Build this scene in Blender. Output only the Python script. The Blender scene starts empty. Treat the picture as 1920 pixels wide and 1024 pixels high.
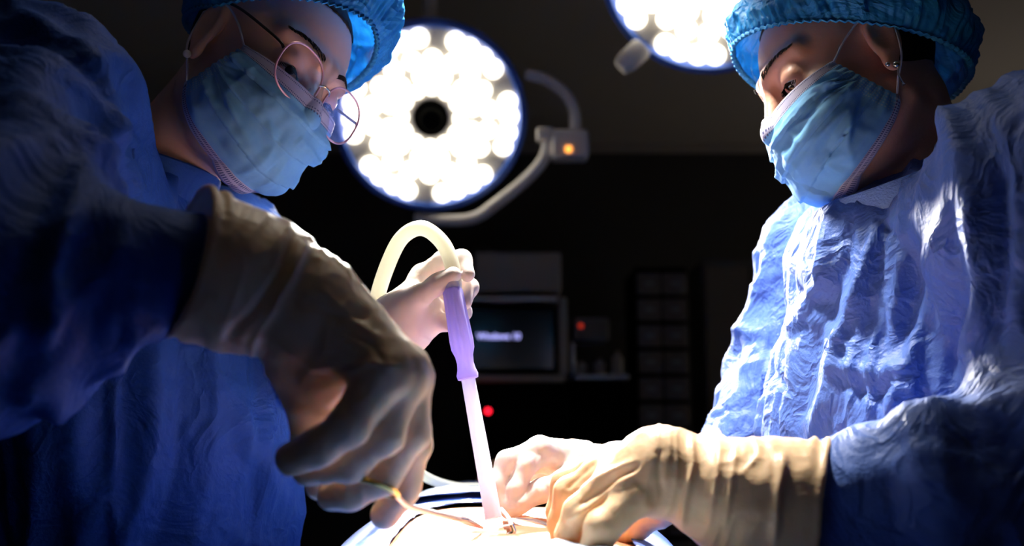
import bpy, math, random
import numpy as np
from mathutils import Vector, Matrix, noise as mn

# ---------------------------------------------------------------- camera, world, lights, exposure
S = bpy.context.scene
COL = S.collection
FPX = 35 / 36 * 1920
PITCH = math.radians(8)
CAM = np.array([0, 0, 1.2])
RT = np.array([1.0, 0, 0]); FW = np.array([0, math.cos(PITCH), math.sin(PITCH)]); UP = np.array([0, -math.sin(PITCH), math.cos(PITCH)])


def P(px, py, d):
    """world point of the place seen at a pixel, d metres along the view axis"""
    return CAM + FW * d + RT * ((px - 960) / FPX * d) + UP * ((512 - py) / FPX * d)


def proj(X):
    v = X - CAM
    d = v @ FW
    return 960 + FPX * (v @ RT) / d, 512 - FPX * (v @ UP) / d, d


cam = bpy.data.cameras.new('camera'); cam.lens = 35; cam.sensor_width = 36; cam.clip_start = 0.05
cam.dof.use_dof = True; cam.dof.focus_distance = 0.98; cam.dof.aperture_fstop = 3.6
cob = bpy.data.objects.new('camera', cam); COL.objects.link(cob)
cob.location = CAM; cob.rotation_euler = (math.radians(90) + PITCH, 0, 0)
S.camera = cob
S.view_settings.view_transform = 'Standard'; S.view_settings.look = 'None'
S.view_settings.exposure = 0.15; S.view_settings.gamma = 1; S.view_settings.use_curve_mapping = False
try:
    S.cycles.use_denoising = True; S.cycles.max_bounces = 8; S.cycles.transparent_max_bounces = 12
    S.cycles.caustics_refractive = False; S.cycles.caustics_reflective = False
    S.cycles.sample_clamp_indirect = 4
except Exception:
    pass
W = bpy.data.worlds.new('night'); S.world = W; W.use_nodes = True
W.node_tree.nodes['Background'].inputs[0].default_value = (0.35, 0.45, 0.75, 1)
W.node_tree.nodes['Background'].inputs[1].default_value = 0.003

FIELD = P(925, 985, 0.9)
LAMP1 = P(808, 220, 2.8)
LAMP2 = P(1330, -62, 2.4)
LAMP3 = np.array([-0.02, 1.12, 2.2])  # unseen third lamp, added above the view to light heads and field


def spot(name, loc, tgt, power, angle, blend=0.5, size=0.15, color=(1, 0.95, 0.86)):
    l = bpy.data.lights.new(name, 'SPOT'); l.energy = power; l.spot_size = math.radians(angle); l.spot_blend = blend
    l.shadow_soft_size = size; l.color = color
    o = bpy.data.objects.new(name, l); COL.objects.link(o); o.location = loc
    o.rotation_euler = (Vector(tgt) - Vector(loc)).to_track_quat('-Z', 'Y').to_euler()
    return o


def toward(a, b, t):
    d = np.array(b) - np.array(a)
    return np.array(a) + d / np.linalg.norm(d) * t


spot('lamp_beam', toward(LAMP1, FIELD, 0.12), FIELD, 1350, 11, 1.0, 0.08)
spot('lamp_beam', toward(LAMP2, FIELD, 0.12), FIELD, 1350, 12, 1.0, 0.08)
spot('lamp_beam', toward(LAMP3, FIELD, 0.12), np.array([0.045, 1.20, 1.1]), 120, 59, 0.2, 0.05)  # wide spot of the added third lamp, spread over both heads
spot('lamp_spill', toward(LAMP1, FIELD, 0.12), np.array([0.13, 1.0, 1.38]), 520, 27, 0.6, 0.12)

_a = bpy.data.lights.new('added_ceiling_fill', 'AREA'); _a.energy = 3.2; _a.shape = 'RECTANGLE'; _a.size = 0.8; _a.size_y = 1.8; _a.color = (1, 0.9, 0.78)  # area light added out of view to brighten the ceiling; no corridor there
_o = bpy.data.objects.new('added_ceiling_fill', _a); COL.objects.link(_o); _o.location = (3.1, 4.6, 1.5); _o.rotation_euler = (Vector((-1, 0, 0.25))).to_track_quat('-Z', 'Y').to_euler()

# ---------------------------------------------------------------- materials


def lin(r, g, b):
    f = lambda c: (c / 255 / 12.92) if c / 255 <= 0.04045 else ((c / 255 + 0.055) / 1.055) ** 2.4
    return (f(r), f(g), f(b), 1)


def mat(name, col, rough=0.5, metal=0.0, bump=0.0, bscale=60, var=0.0, vscale=8, sss=0.0, sheen=0.0, emit=None, estr=0.0, transl=0.0,
        transp=0.0, spec=0.5, aniso=None, bump2=0.0, b2=30):
    m = bpy.data.materials.new(name); m.use_nodes = True
    nt = m.node_tree; N = nt.nodes; L = nt.links
    b = N['Principled BSDF']; out = N['Material Output']
    b.inputs['Base Color'].default_value = col; b.inputs['Roughness'].default_value = rough; b.inputs['Metallic'].default_value = metal
    b.inputs['Specular IOR Level'].default_value = spec
    if sss:
        b.inputs['Subsurface Weight'].default_value = sss; b.inputs['Subsurface Radius'].default_value = (1, 0.35, 0.2)
        b.inputs['Subsurface Scale'].default_value = 0.003
    if sheen:
        b.inputs['Sheen Weight'].default_value = sheen; b.inputs['Sheen Roughness'].default_value = 0.4
    if emit:
        b.inputs['Emission Color'].default_value = emit; b.inputs['Emission Strength'].default_value = estr
    tc = N.new('ShaderNodeTexCoord')
    mp = N.new('ShaderNodeMapping'); L.new(tc.outputs['Object'], mp.inputs[0])
    if aniso:
        mp.inputs['Scale'].default_value = aniso
    if bump:
        nz = N.new('ShaderNodeTexNoise'); nz.inputs['Scale'].default_value = bscale; nz.inputs['Detail'].default_value = 4
        L.new(mp.outputs[0], nz.inputs['Vector'])
        bp = N.new('ShaderNodeBump'); bp.inputs['Strength'].default_value = bump; bp.inputs['Distance'].default_value = 0.003
        L.new(nz.outputs['Fac'], bp.inputs['Height']); L.new(bp.outputs[0], b.inputs['Normal'])
        if bump2:
            n3 = N.new('ShaderNodeTexNoise'); n3.inputs['Scale'].default_value = b2; n3.inputs['Detail'].default_value = 3; n3.inputs['Distortion'].default_value = 1.2
            L.new(tc.outputs['Object'], n3.inputs['Vector'])
            s1 = N.new('ShaderNodeMath'); s1.operation = 'SUBTRACT'; s1.inputs[1].default_value = 0.5; L.new(n3.outputs['Fac'], s1.inputs[0])
            s2 = N.new('ShaderNodeMath'); s2.operation = 'ABSOLUTE'; L.new(s1.outputs[0], s2.inputs[0])
            b3 = N.new('ShaderNodeBump'); b3.inputs['Strength'].default_value = bump2; b3.inputs['Distance'].default_value = 0.02; b3.invert = True
            L.new(s2.outputs[0], b3.inputs['Height']); L.new(bp.outputs[0], b3.inputs['Normal']); L.new(b3.outputs[0], b.inputs['Normal'])
    if var:
        n2 = N.new('ShaderNodeTexNoise'); n2.inputs['Scale'].default_value = vscale; n2.inputs['Detail'].default_value = 3
        L.new(tc.outputs['Object'], n2.inputs['Vector'])
        mx = N.new('ShaderNodeMix'); mx.data_type = 'RGBA'
        mx.inputs[6].default_value = tuple(c * (1 - var) for c in col[:3]) + (1,)
        mx.inputs[7].default_value = tuple(min(1, c * (1 + var)) for c in col[:3]) + (1,)
        L.new(n2.outputs['Fac'], mx.inputs[0]); L.new(mx.outputs[2], b.inputs['Base Color'])
    last = b.outputs[0]
    if transl:
        t = N.new('ShaderNodeBsdfTranslucent'); t.inputs[0].default_value = col
        ms = N.new('ShaderNodeMixShader'); ms.inputs[0].default_value = transl
        L.new(last, ms.inputs[1]); L.new(t.outputs[0], ms.inputs[2]); last = ms.outputs[0]
    if transp:
        t = N.new('ShaderNodeBsdfTransparent')
        ms = N.new('ShaderNodeMixShader'); ms.inputs[0].default_value = transp
        L.new(last, ms.inputs[1]); L.new(t.outputs[0], ms.inputs[2]); last = ms.outputs[0]
    L.new(last, out.inputs[0])
    return m


M = dict(
    gown=mat('gown_blue_shaded', (0.013, 0.060, 0.29, 1), 0.65, spec=0.15, bump2=0.45, b2=16, bump=0.25, bscale=350, var=0.12, vscale=14),  # shade put into the colour: darker copy of the one gown cloth
    gown2=mat('gown_blue_lit', (0.075, 0.160, 0.52, 1), 0.55, spec=0.4, bump2=0.6, b2=20, bump=0.25, bscale=350, var=0.12, vscale=14, sheen=0.1),  # lamp light put into the colour: paler copy of the same cloth
    collar=mat('collar_knit', (0.2, 0.36, 0.75, 1), 0.7, bump=0.5, bscale=500),
    skinA=mat('skin_tan', (0.86, 0.53, 0.40, 1), 0.5, bump=0.12, bscale=260, var=0.1, vscale=30, sss=0.15),
    skinB=mat('skin_brown', (0.82, 0.43, 0.29, 1), 0.45, bump=0.12, bscale=260, var=0.12, vscale=30, sss=0.15),
    skinP=mat('skin_belly', (0.38, 0.18, 0.095, 1), 0.5, bump=0.1, bscale=260, var=0.06, vscale=20, sss=0.2),
    hair=mat('hair_dark', (0.014, 0.008, 0.006, 1), 0.7, spec=0.2, bump=0.6, bscale=120),
    cap=mat('cap_blue', (0.025, 0.34, 0.76, 1), 0.55, bump2=0.7, b2=26, bump=0.6, bscale=90, var=0.25, vscale=30, transl=0.3, transp=0.12),
    band=mat('cap_band', (0.02, 0.26, 0.6, 1), 0.7, bump=0.7, bscale=160),
    glove=mat('latex_cream', (0.84, 0.58, 0.35, 1), 0.42, bump=0.25, bscale=90, var=0.05, vscale=20, sss=0.3),
    gloveW=mat('latex_white', (0.80, 0.68, 0.64, 1), 0.45, bump=0.2, bscale=90, var=0.04, vscale=20, sss=0.15),
    loop=mat('ear_loop', (0.7, 0.7, 0.75, 1), 0.8),
    eye=mat('eye_white', (0.75, 0.7, 0.68, 1), 0.15), iris=mat('iris_dark', (0.02, 0.012, 0.008, 1), 0.08),
    lash=mat('lash_black', (0.006, 0.004, 0.004, 1), 0.9, spec=0.0),
    pink=mat('rose_metal', (0.85, 0.45, 0.5, 1), 0.3, 0.4), dark=mat('dark_metal', (0.03, 0.025, 0.03, 1), 0.3, 0.6),
    pearl=mat('pearl', (0.9, 0.85, 0.8, 1), 0.12), silver=mat('silver', (0.75, 0.75, 0.78, 1), 0.2, 1.0),
    steel=mat('surgical_steel', (0.6, 0.56, 0.54, 1), 0.25, 1.0), gold=mat('gold', (0.85, 0.55, 0.12, 1), 0.2, 1.0),
    tube=mat('clear_tubing', (0.97, 0.97, 0.84, 1), 0.25, transl=0.5, sss=0.0),
    wand=mat('lilac_plastic', (0.62, 0.55, 0.97, 1), 0.25, transl=0.45),
    wand2=mat('pale_lilac_plastic', (0.86, 0.85, 0.97, 1), 0.2, transl=0.45),
    drape=mat('drape_blue', (0.06, 0.13, 0.44, 1), 0.6, bump=0.3, bscale=200, var=0.15, vscale=12),
    drapeL=mat('drape_pale', (0.36, 0.44, 0.56, 1), 0.7, bump=0.3, bscale=200),
    wound=mat('wound_red', (0.45, 0.05, 0.03, 1), 0.3),
    lampblue=mat('lamp_blue_rim', (0.05, 0.15, 0.62, 1), 0.35), lampface=mat('lamp_grey_face', (0.75, 0.70, 0.64, 1), 0.4),
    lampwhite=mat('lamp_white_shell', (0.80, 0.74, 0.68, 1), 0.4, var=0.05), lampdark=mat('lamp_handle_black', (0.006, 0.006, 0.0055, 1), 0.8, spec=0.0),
    led=mat('led_glow', (1, 1, 1, 1), 0.4, emit=(1, 0.93, 0.76, 1), estr=3.0),
    orange=mat('orange_light', (1, 0.4, 0.05, 1), 0.4, emit=(1, 0.36, 0.06, 1), estr=2.2),
    red=mat('red_light', (1, 0.02, 0.03, 1), 0.4, emit=(1, 0.01, 0.03, 1), estr=3.0),
    screen=mat('screen_black', (0.003, 0.004, 0.005, 1), 0.15),
    textblue=mat('screen_text', (0.5, 0.5, 1, 1), 0.5, emit=(0.42, 0.42, 1, 1), estr=1.6),
    cyan=mat('screen_cyan', (0.3, 0.7, 0.7, 1), 0.5, emit=(0.3, 0.75, 0.72, 1), estr=0.35),
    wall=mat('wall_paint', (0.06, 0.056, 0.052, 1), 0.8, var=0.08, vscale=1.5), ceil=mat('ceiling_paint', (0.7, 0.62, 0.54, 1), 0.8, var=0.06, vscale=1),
    floor=mat('floor_vinyl', (0.12, 0.13, 0.14, 1), 0.4, var=0.1, vscale=3),
    beige=mat('equipment_beige', (0.5, 0.44, 0.38, 1), 0.5, var=0.08, vscale=4), grey=mat('equipment_grey', (0.15, 0.15, 0.16, 1), 0.5, var=0.08),
    yellow=mat('yellow_strip', (0.6, 0.5, 0.08, 1), 0.5), steelb=mat('table_steel', (0.4, 0.4, 0.42, 1), 0.35, 0.9),
)


def glass_mat(name, tint, t=0.88):
    m = bpy.data.materials.new(name); m.use_nodes = True
    nt = m.node_tree; N = nt.nodes; L = nt.links; N.remove(N['Principled BSDF'])
    tr = N.new('ShaderNodeBsdfTransparent'); tr.inputs[0].default_value = tint
    gl = N.new('ShaderNodeBsdfGlossy'); gl.inputs['Roughness'].default_value = 0.03; gl.inputs[0].default_value = (1, 0.9, 1, 1)
    fr = N.new('ShaderNodeFresnel'); fr.inputs[0].default_value = 1.5
    ad = N.new('ShaderNodeMath'); ad.operation = 'MULTIPLY_ADD'; ad.inputs[1].default_value = 0.12; ad.inputs[2].default_value = 1 - t; L.new(fr.outputs[0], ad.inputs[0])
    ms = N.new('ShaderNodeMixShader'); L.new(ad.outputs[0], ms.inputs[0]); L.new(tr.outputs[0], ms.inputs[1]); L.new(gl.outputs[0], ms.inputs[2])
    L.new(ms.outputs[0], N['Material Output'].inputs[0])
    return m


M['lens'] = glass_mat('spectacle_lens', (0.99, 0.97, 0.99, 1), 0.985)


def mask_mat():
    """pleated mask cloth: pale stitched border bands, blue body; UV in mask units (u 0..1 ear to ear, v 0..1 top to bottom)"""
    m = bpy.data.materials.new('mask_cloth'); m.use_nodes = True
    nt = m.node_tree; N = nt.nodes; L = nt.links; b = N['Principled BSDF']
    uv = N.new('ShaderNodeUVMap'); sp = N.new('ShaderNodeSeparateXYZ'); L.new(uv.outputs[0], sp.inputs[0])

    def mth(op, a, c=None, cl=False):
        n = N.new('ShaderNodeMath'); n.operation = op; n.use_clamp = cl
        for i, v in enumerate((a, c)):
            if v is None: continue
            if isinstance(v, (int, float)): n.inputs[i].default_value = v
            else: L.new(v, n.inputs[i])
        return n.outputs[0]
    u = sp.outputs[0]; v = sp.outputs[1]
    side = mth('MULTIPLY', mth('ABSOLUTE', mth('SUBTRACT', u, 0.5)), 2.0)     # 0 centre, 1 edge
    top = mth('LESS_THAN', v, 0.115)
    bot = mth('GREATER_THAN', v, 0.955)
    pale = mth('MAXIMUM', top, bot)

    def near(x, c, w):
        return mth('LESS_THAN', mth('ABSOLUTE', mth('SUBTRACT', x, c)), w)

    def dash(x, f, duty=0.5):
        return mth('LESS_THAN', mth('FRACT', mth('MULTIPLY', x, f)), duty)
    rows = mth('MAXIMUM', mth('MAXIMUM', near(v, 0.022, 0.006), near(v, 0.098, 0.005)), mth('MAXIMUM', near(v, 0.118, 0.005), mth('MAXIMUM', near(v, 0.965, .006), near(v, 0.985, .006))))
    dots1 = mth('MULTIPLY', rows, dash(u, 110))
    sideb = mth('GREATER_THAN', side, 0.90)
    cross = mth('MULTIPLY', mth('MULTIPLY', sideb, dash(v, 34, 0.5)), dash(side, 50, 0.5))
    nz = N.new('ShaderNodeTexNoise'); nz.inputs['Scale'].default_value = 30
    c1 = N.new('ShaderNodeMix'); c1.data_type = 'RGBA'; c1.inputs[6].default_value = (0.22, 0.57, 0.93, 1); c1.inputs[7].default_value = (0.28, 0.64, 0.97, 1)
    L.new(nz.outputs['Fac'], c1.inputs[0])

    def mix(fac, a, col):
        n = N.new('ShaderNodeMix'); n.data_type = 'RGBA'; L.new(fac, n.inputs[0]); L.new(a, n.inputs[6]); n.inputs[7].default_value = col
        return n.outputs[2]
    c = mix(pale, c1.outputs[2], (0.72, 0.70, 0.88, 1))
    c = mix(cross, c, (0.5, 0.74, 0.92, 1))
    c = mix(dots1, c, (0.13, 0.15, 0.34, 1))
    L.new(c, b.inputs['Base Color']); b.inputs['Roughness'].default_value = 0.75
    n2 = N.new('ShaderNodeTexNoise'); n2.inputs['Scale'].default_value = 45; n2.inputs['Detail'].default_value = 5
    tc = N.new('ShaderNodeTexCoord'); L.new(tc.outputs['Object'], n2.inputs['Vector'])
    bp = N.new('ShaderNodeBump'); bp.inputs['Strength'].default_value = 0.35; bp.inputs['Distance'].default_value = 0.003
    h = mth('SUBTRACT', n2.outputs['Fac'], mth('MULTIPLY', mth('MAXIMUM', dots1, cross), 0.15))
    L.new(h, bp.inputs['Height']); L.new(bp.outputs[0], b.inputs['Normal'])
    t = N.new('ShaderNodeBsdfTranslucent'); L.new(c, t.inputs[0])
    ms = N.new('ShaderNodeMixShader'); ms.inputs[0].default_value = 0.25
    L.new(b.outputs[0], ms.inputs[1]); L.new(t.outputs[0], ms.inputs[2]); L.new(ms.outputs[0], N['Material Output'].inputs[0])
    return m


M['mask'] = mask_mat()

# ---------------------------------------------------------------- object helpers


def link(name, me, m, parent=None, kind=None):
    o = bpy.data.objects.new(name, me); COL.objects.link(o)
    if m is not None: me.materials.append(m)
    if parent is not None:
        o.parent = parent
        o.matrix_parent_inverse = parent.matrix_world.inverted() if False else Matrix.Identity(4)
    if kind: o['kind'] = kind
    return o


def tag(o, label=None, cat=None, group=None, kind=None):
    if label: o['label'] = label
    if cat: o['category'] = cat
    if group: o['group'] = group
    if kind: o['kind'] = kind
    return o


def np_mesh(name, V, Fq, smooth=True, uvs=None):
    me = bpy.data.meshes.new(name)
    V = np.asarray(V, np.float32); Fq = np.asarray(Fq, np.int32); n = Fq.shape[1]
    me.vertices.add(len(V)); me.vertices.foreach_set('co', V.ravel())
    me.loops.add(Fq.size); me.loops.foreach_set('vertex_index', Fq.ravel())
    me.polygons.add(len(Fq)); me.polygons.foreach_set('loop_start', np.arange(0, Fq.size, n, dtype=np.int32))
    me.update(calc_edges=True)
    if smooth: me.polygons.foreach_set('use_smooth', np.ones(len(Fq), bool))
    if uvs is not None:
        l = me.uv_layers.new(name='UVMap'); l.data.foreach_set('uv', np.asarray(uvs, np.float32)[Fq.ravel()].ravel())
    me.validate()
    return me


def catmull(pts, n):
    pts = [np.array(p, float) for p in pts]
    q = [2 * pts[0] - pts[1]] + pts + [2 * pts[-1] - pts[-2]]
    out = []
    for i in range(1, len(q) - 2):
        for k in range(n):
            t = k / n
            out.append(0.5 * ((2 * q[i]) + (-q[i - 1] + q[i + 1]) * t + (2 * q[i - 1] - 5 * q[i] + 4 * q[i + 1] - q[i + 2]) * t * t + (-q[i - 1] + 3 * q[i] - 3 * q[i + 1] + q[i + 2]) * t ** 3))
    out.append(q[-2])
    return np.array(out)


class MB:
    """collects shapes into one mesh"""
    def __init__(s): s.v = []; s.f = []; s.n = 0

    def add(s, V, Fs):
        s.v += [tuple(float(c) for c in v) for v in V]; s.f += [tuple(int(i) + s.n for i in f) for f in Fs]; s.n += len(V); return s

    def tube(s, pts, r, seg=16, closed=False, flat=1.0, up=None):
        pts = np.array(pts, float); n = len(pts); r = np.broadcast_to(np.array(r, float), (n,))
        T = np.gradient(pts, axis=0) if not closed else np.roll(pts, -1, 0) - np.roll(pts, 1, 0)
        T /= np.linalg.norm(T, axis=1)[:, None] + 1e-12
        a = np.array(up if up is not None else ([0, 0, 1] if abs(T[0][2]) < .9 else [1, 0, 0]), float)
        V = []
        for i in range(n):
            a = a - T[i] * (a @ T[i]); a /= np.linalg.norm(a) + 1e-12; b = np.cross(T[i], a)
            for k in range(seg):
                t = 2 * math.pi * k / seg
                V.append(pts[i] + r[i] * (a * math.cos(t) + b * math.sin(t) * flat))
        Fs = []
        m = n if closed else n - 1
        for i in range(m):
            j = (i + 1) % n
            for k in range(seg):
                Fs.append((i * seg + k, i * seg + (k + 1) % seg, j * seg + (k + 1) % seg, j * seg + k))
        if not closed:
            Fs.append(tuple(range(seg - 1, -1, -1))); Fs.append(tuple((n - 1) * seg + k for k in range(seg)))
        return s.add(V, Fs)

    def lathe(s, prof, c, axis, seg=48):
        c = np.array(c, float); z = np.array(axis, float); z /= np.linalg.norm(z)
        x = np.cross(z, [0, 0, 1] if abs(z[2]) < .9 else [1, 0, 0]); x /= np.linalg.norm(x); y = np.cross(z, x)
        V = [c + z * h + max(r, 1e-5) * (x * math.cos(2 * math.pi * k / seg) + y * math.sin(2 * math.pi * k / seg)) for r, h in prof for k in range(seg)]
        Fs = [(i * seg + k, i * seg + (k + 1) % seg, (i + 1) * seg + (k + 1) % seg, (i + 1) * seg + k) for i in range(len(prof) - 1) for k in range(seg)]
        return s.add(V, Fs)

    def box(s, c, size, b=0.004, rot=None):
        """box with chamfered edges"""
        c = np.array(c, float); h = np.array(size, float) / 2; b = min(b, h.min() * 0.45)
        V = []; key = {}
        for sx in (-1, 1):
            for sy in (-1, 1):
                for sz in (-1, 1):
                    for ax in range(3):
                        q = np.array([sx, sy, sz]) * (h - b); q[ax] += b * (sx, sy, sz)[ax]
                        key[(sx, sy, sz, ax)] = len(V); V.append(q)
        V = np.array(V)
        if rot is not None: V = V @ np.array(rot).T
        Fs = []
        k = key
        for ax in range(3):
            o = [a for a in range(3) if a != ax]
            for sg in (-1, 1):
                lst = []
                for (p, q) in ((-1, -1), (1, -1), (1, 1), (-1, 1)):
                    t = [0, 0, 0]; t[ax] = sg; t[o[0]] = p; t[o[1]] = q; lst.append(k[(*t, ax)])
                flip = (sg == 1) ^ (ax == 1)
                Fs.append(tuple(lst) if flip else tuple(lst[::-1]))
        for ax in range(3):
            o = [a for a in range(3) if a != ax]
            for p in (-1, 1):
                for q in (-1, 1):
                    lst = []
                    for (sg, a2) in ((-1, o[0]), (-1, o[1]), (1, o[1]), (1, o[0])):
                        t = [0, 0, 0]; t[ax] = sg; t[o[0]] = p; t[o[1]] = q; lst.append(k[(*t, a2)])
                    Fs.append(tuple(lst))
        for sx in (-1, 1):
            for sy in (-1, 1):
                for sz in (-1, 1): Fs.append(tuple(k[(sx, sy, sz, a)] for a in range(3)))
        return s.add(V + c, Fs)

    def ball(s, c, r, seg=20, rings=12, R=None):
        c = np.array(c, float); r = np.broadcast_to(np.array(r, float), (3,))
        V = []; Fs = []
        for i in range(rings + 1):
            th = math.pi * i / rings
            for k in range(seg):
                a = 2 * math.pi * k / seg
                q = np.array([math.sin(th) * math.cos(a), math.sin(th) * math.sin(a), math.cos(th)]) * r
                if R is not None: q = R @ q
                V.append(c + q)
        for i in range(rings):
            for k in range(seg): Fs.append((i * seg + k, (i + 1) * seg + k, (i + 1) * seg + (k + 1) % seg, i * seg + (k + 1) % seg))
        return s.add(V, Fs)

    def build(s, name, m, parent=None, kind=None, smooth=True, X=None):
        me = bpy.data.meshes.new(name)
        V = s.v
        if X is not None: V = [tuple(x) for x in X(np.array(V))]
        me.from_pydata(V, [], s.f); me.update()
        import bmesh
        bm = bmesh.new(); bm.from_mesh(me)
        bmesh.ops.remove_doubles(bm, verts=bm.verts, dist=1e-6)
        bmesh.ops.recalc_face_normals(bm, faces=bm.faces)
        bm.to_mesh(me); bm.free()
        if smooth:
            me.polygons.foreach_set('use_smooth', [True] * len(me.polygons))
            try: me.set_sharp_from_angle(angle=math.radians(38))
            except Exception: pass
        return link(name, me, m, parent, kind)


# ---------------------------------------------------------------- signed-distance modelling


def _h(ix, iy, iz, s):
    n = (ix * 73856093) ^ (iy * 19349663) ^ (iz * 83492791) ^ (s * 2654435)
    n = (n ^ (n >> 13)) * 1274126177
    n = n ^ (n >> 16)
    return (n & 0xffff).astype(np.float32) / 65535.0


def noise3(p, seed=0):
    """smooth value noise in -1..1"""
    p = np.asarray(p, np.float64) + 1000.0
    i = np.floor(p).astype(np.int64); f = (p - i).astype(np.float32); f = f * f * f * (f * (f * 6 - 15) + 10)
    x, y, z = i[:, 0], i[:, 1], i[:, 2]; r = 0
    for dx in (0, 1):
        wx = f[:, 0] if dx else 1 - f[:, 0]
        for dy in (0, 1):
            wy = f[:, 1] if dy else 1 - f[:, 1]
            for dz in (0, 1):
                wz = f[:, 2] if dz else 1 - f[:, 2]
                r = r + wx * wy * wz * _h(x + dx, y + dy, z + dz, seed)
    return r * 2 - 1


def ridge(p, seed=0, sharp=1.0):
    return (1 - np.abs(noise3(p, seed)) * 2 * sharp)


def cone(p, a, b, ra, rb):
    a = np.asarray(a, np.float32); b = np.asarray(b, np.float32)
    ab = b - a; t = np.clip((p - a) @ ab / (ab @ ab + 1e-12), 0, 1)
    return np.linalg.norm(p - a - t[:, None] * ab, axis=1) - (ra + (rb - ra) * t)


def ell(p, c, r, R=None):
    q = p - np.asarray(c, np.float32)
    if R is not None: q = q @ R
    r = np.asarray(r, np.float32)
    k0 = np.linalg.norm(q / r, axis=1); k1 = np.linalg.norm(q / (r * r), axis=1)
    return k0 * (k0 - 1) / (k1 + 1e-9)


def smin(a, b, k):
    h = np.maximum(k - np.abs(a - b), 0) / k
    return np.minimum(a, b) - h * h * k * 0.25


def smax(a, b, k): return -smin(-a, -b, k)


def chain(p, pts, k=0.004):
    """pts: list of (xyz, r)"""
    d = None
    for (a, ra), (b, rb) in zip(pts[:-1], pts[1:]):
        e = cone(p, a, b, ra, rb); d = e if d is None else smin(d, e, k)
    return d


def axis_pts(lo, hi, h, fine=None):
    if fine is None: return np.arange(lo, hi + h, h)
    fl, fh, fs = fine
    a = list(np.arange(fl, fh, fs)); x = fl; s = fs; pre = []
    while x > lo: s = min(h, s * 1.25); x -= s; pre.append(x)
    x = a[-1]; s = fs; post = []
    while x < hi: s = min(h, s * 1.25); x += s; post.append(x)
    return np.array(pre[::-1] + a + post)


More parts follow.
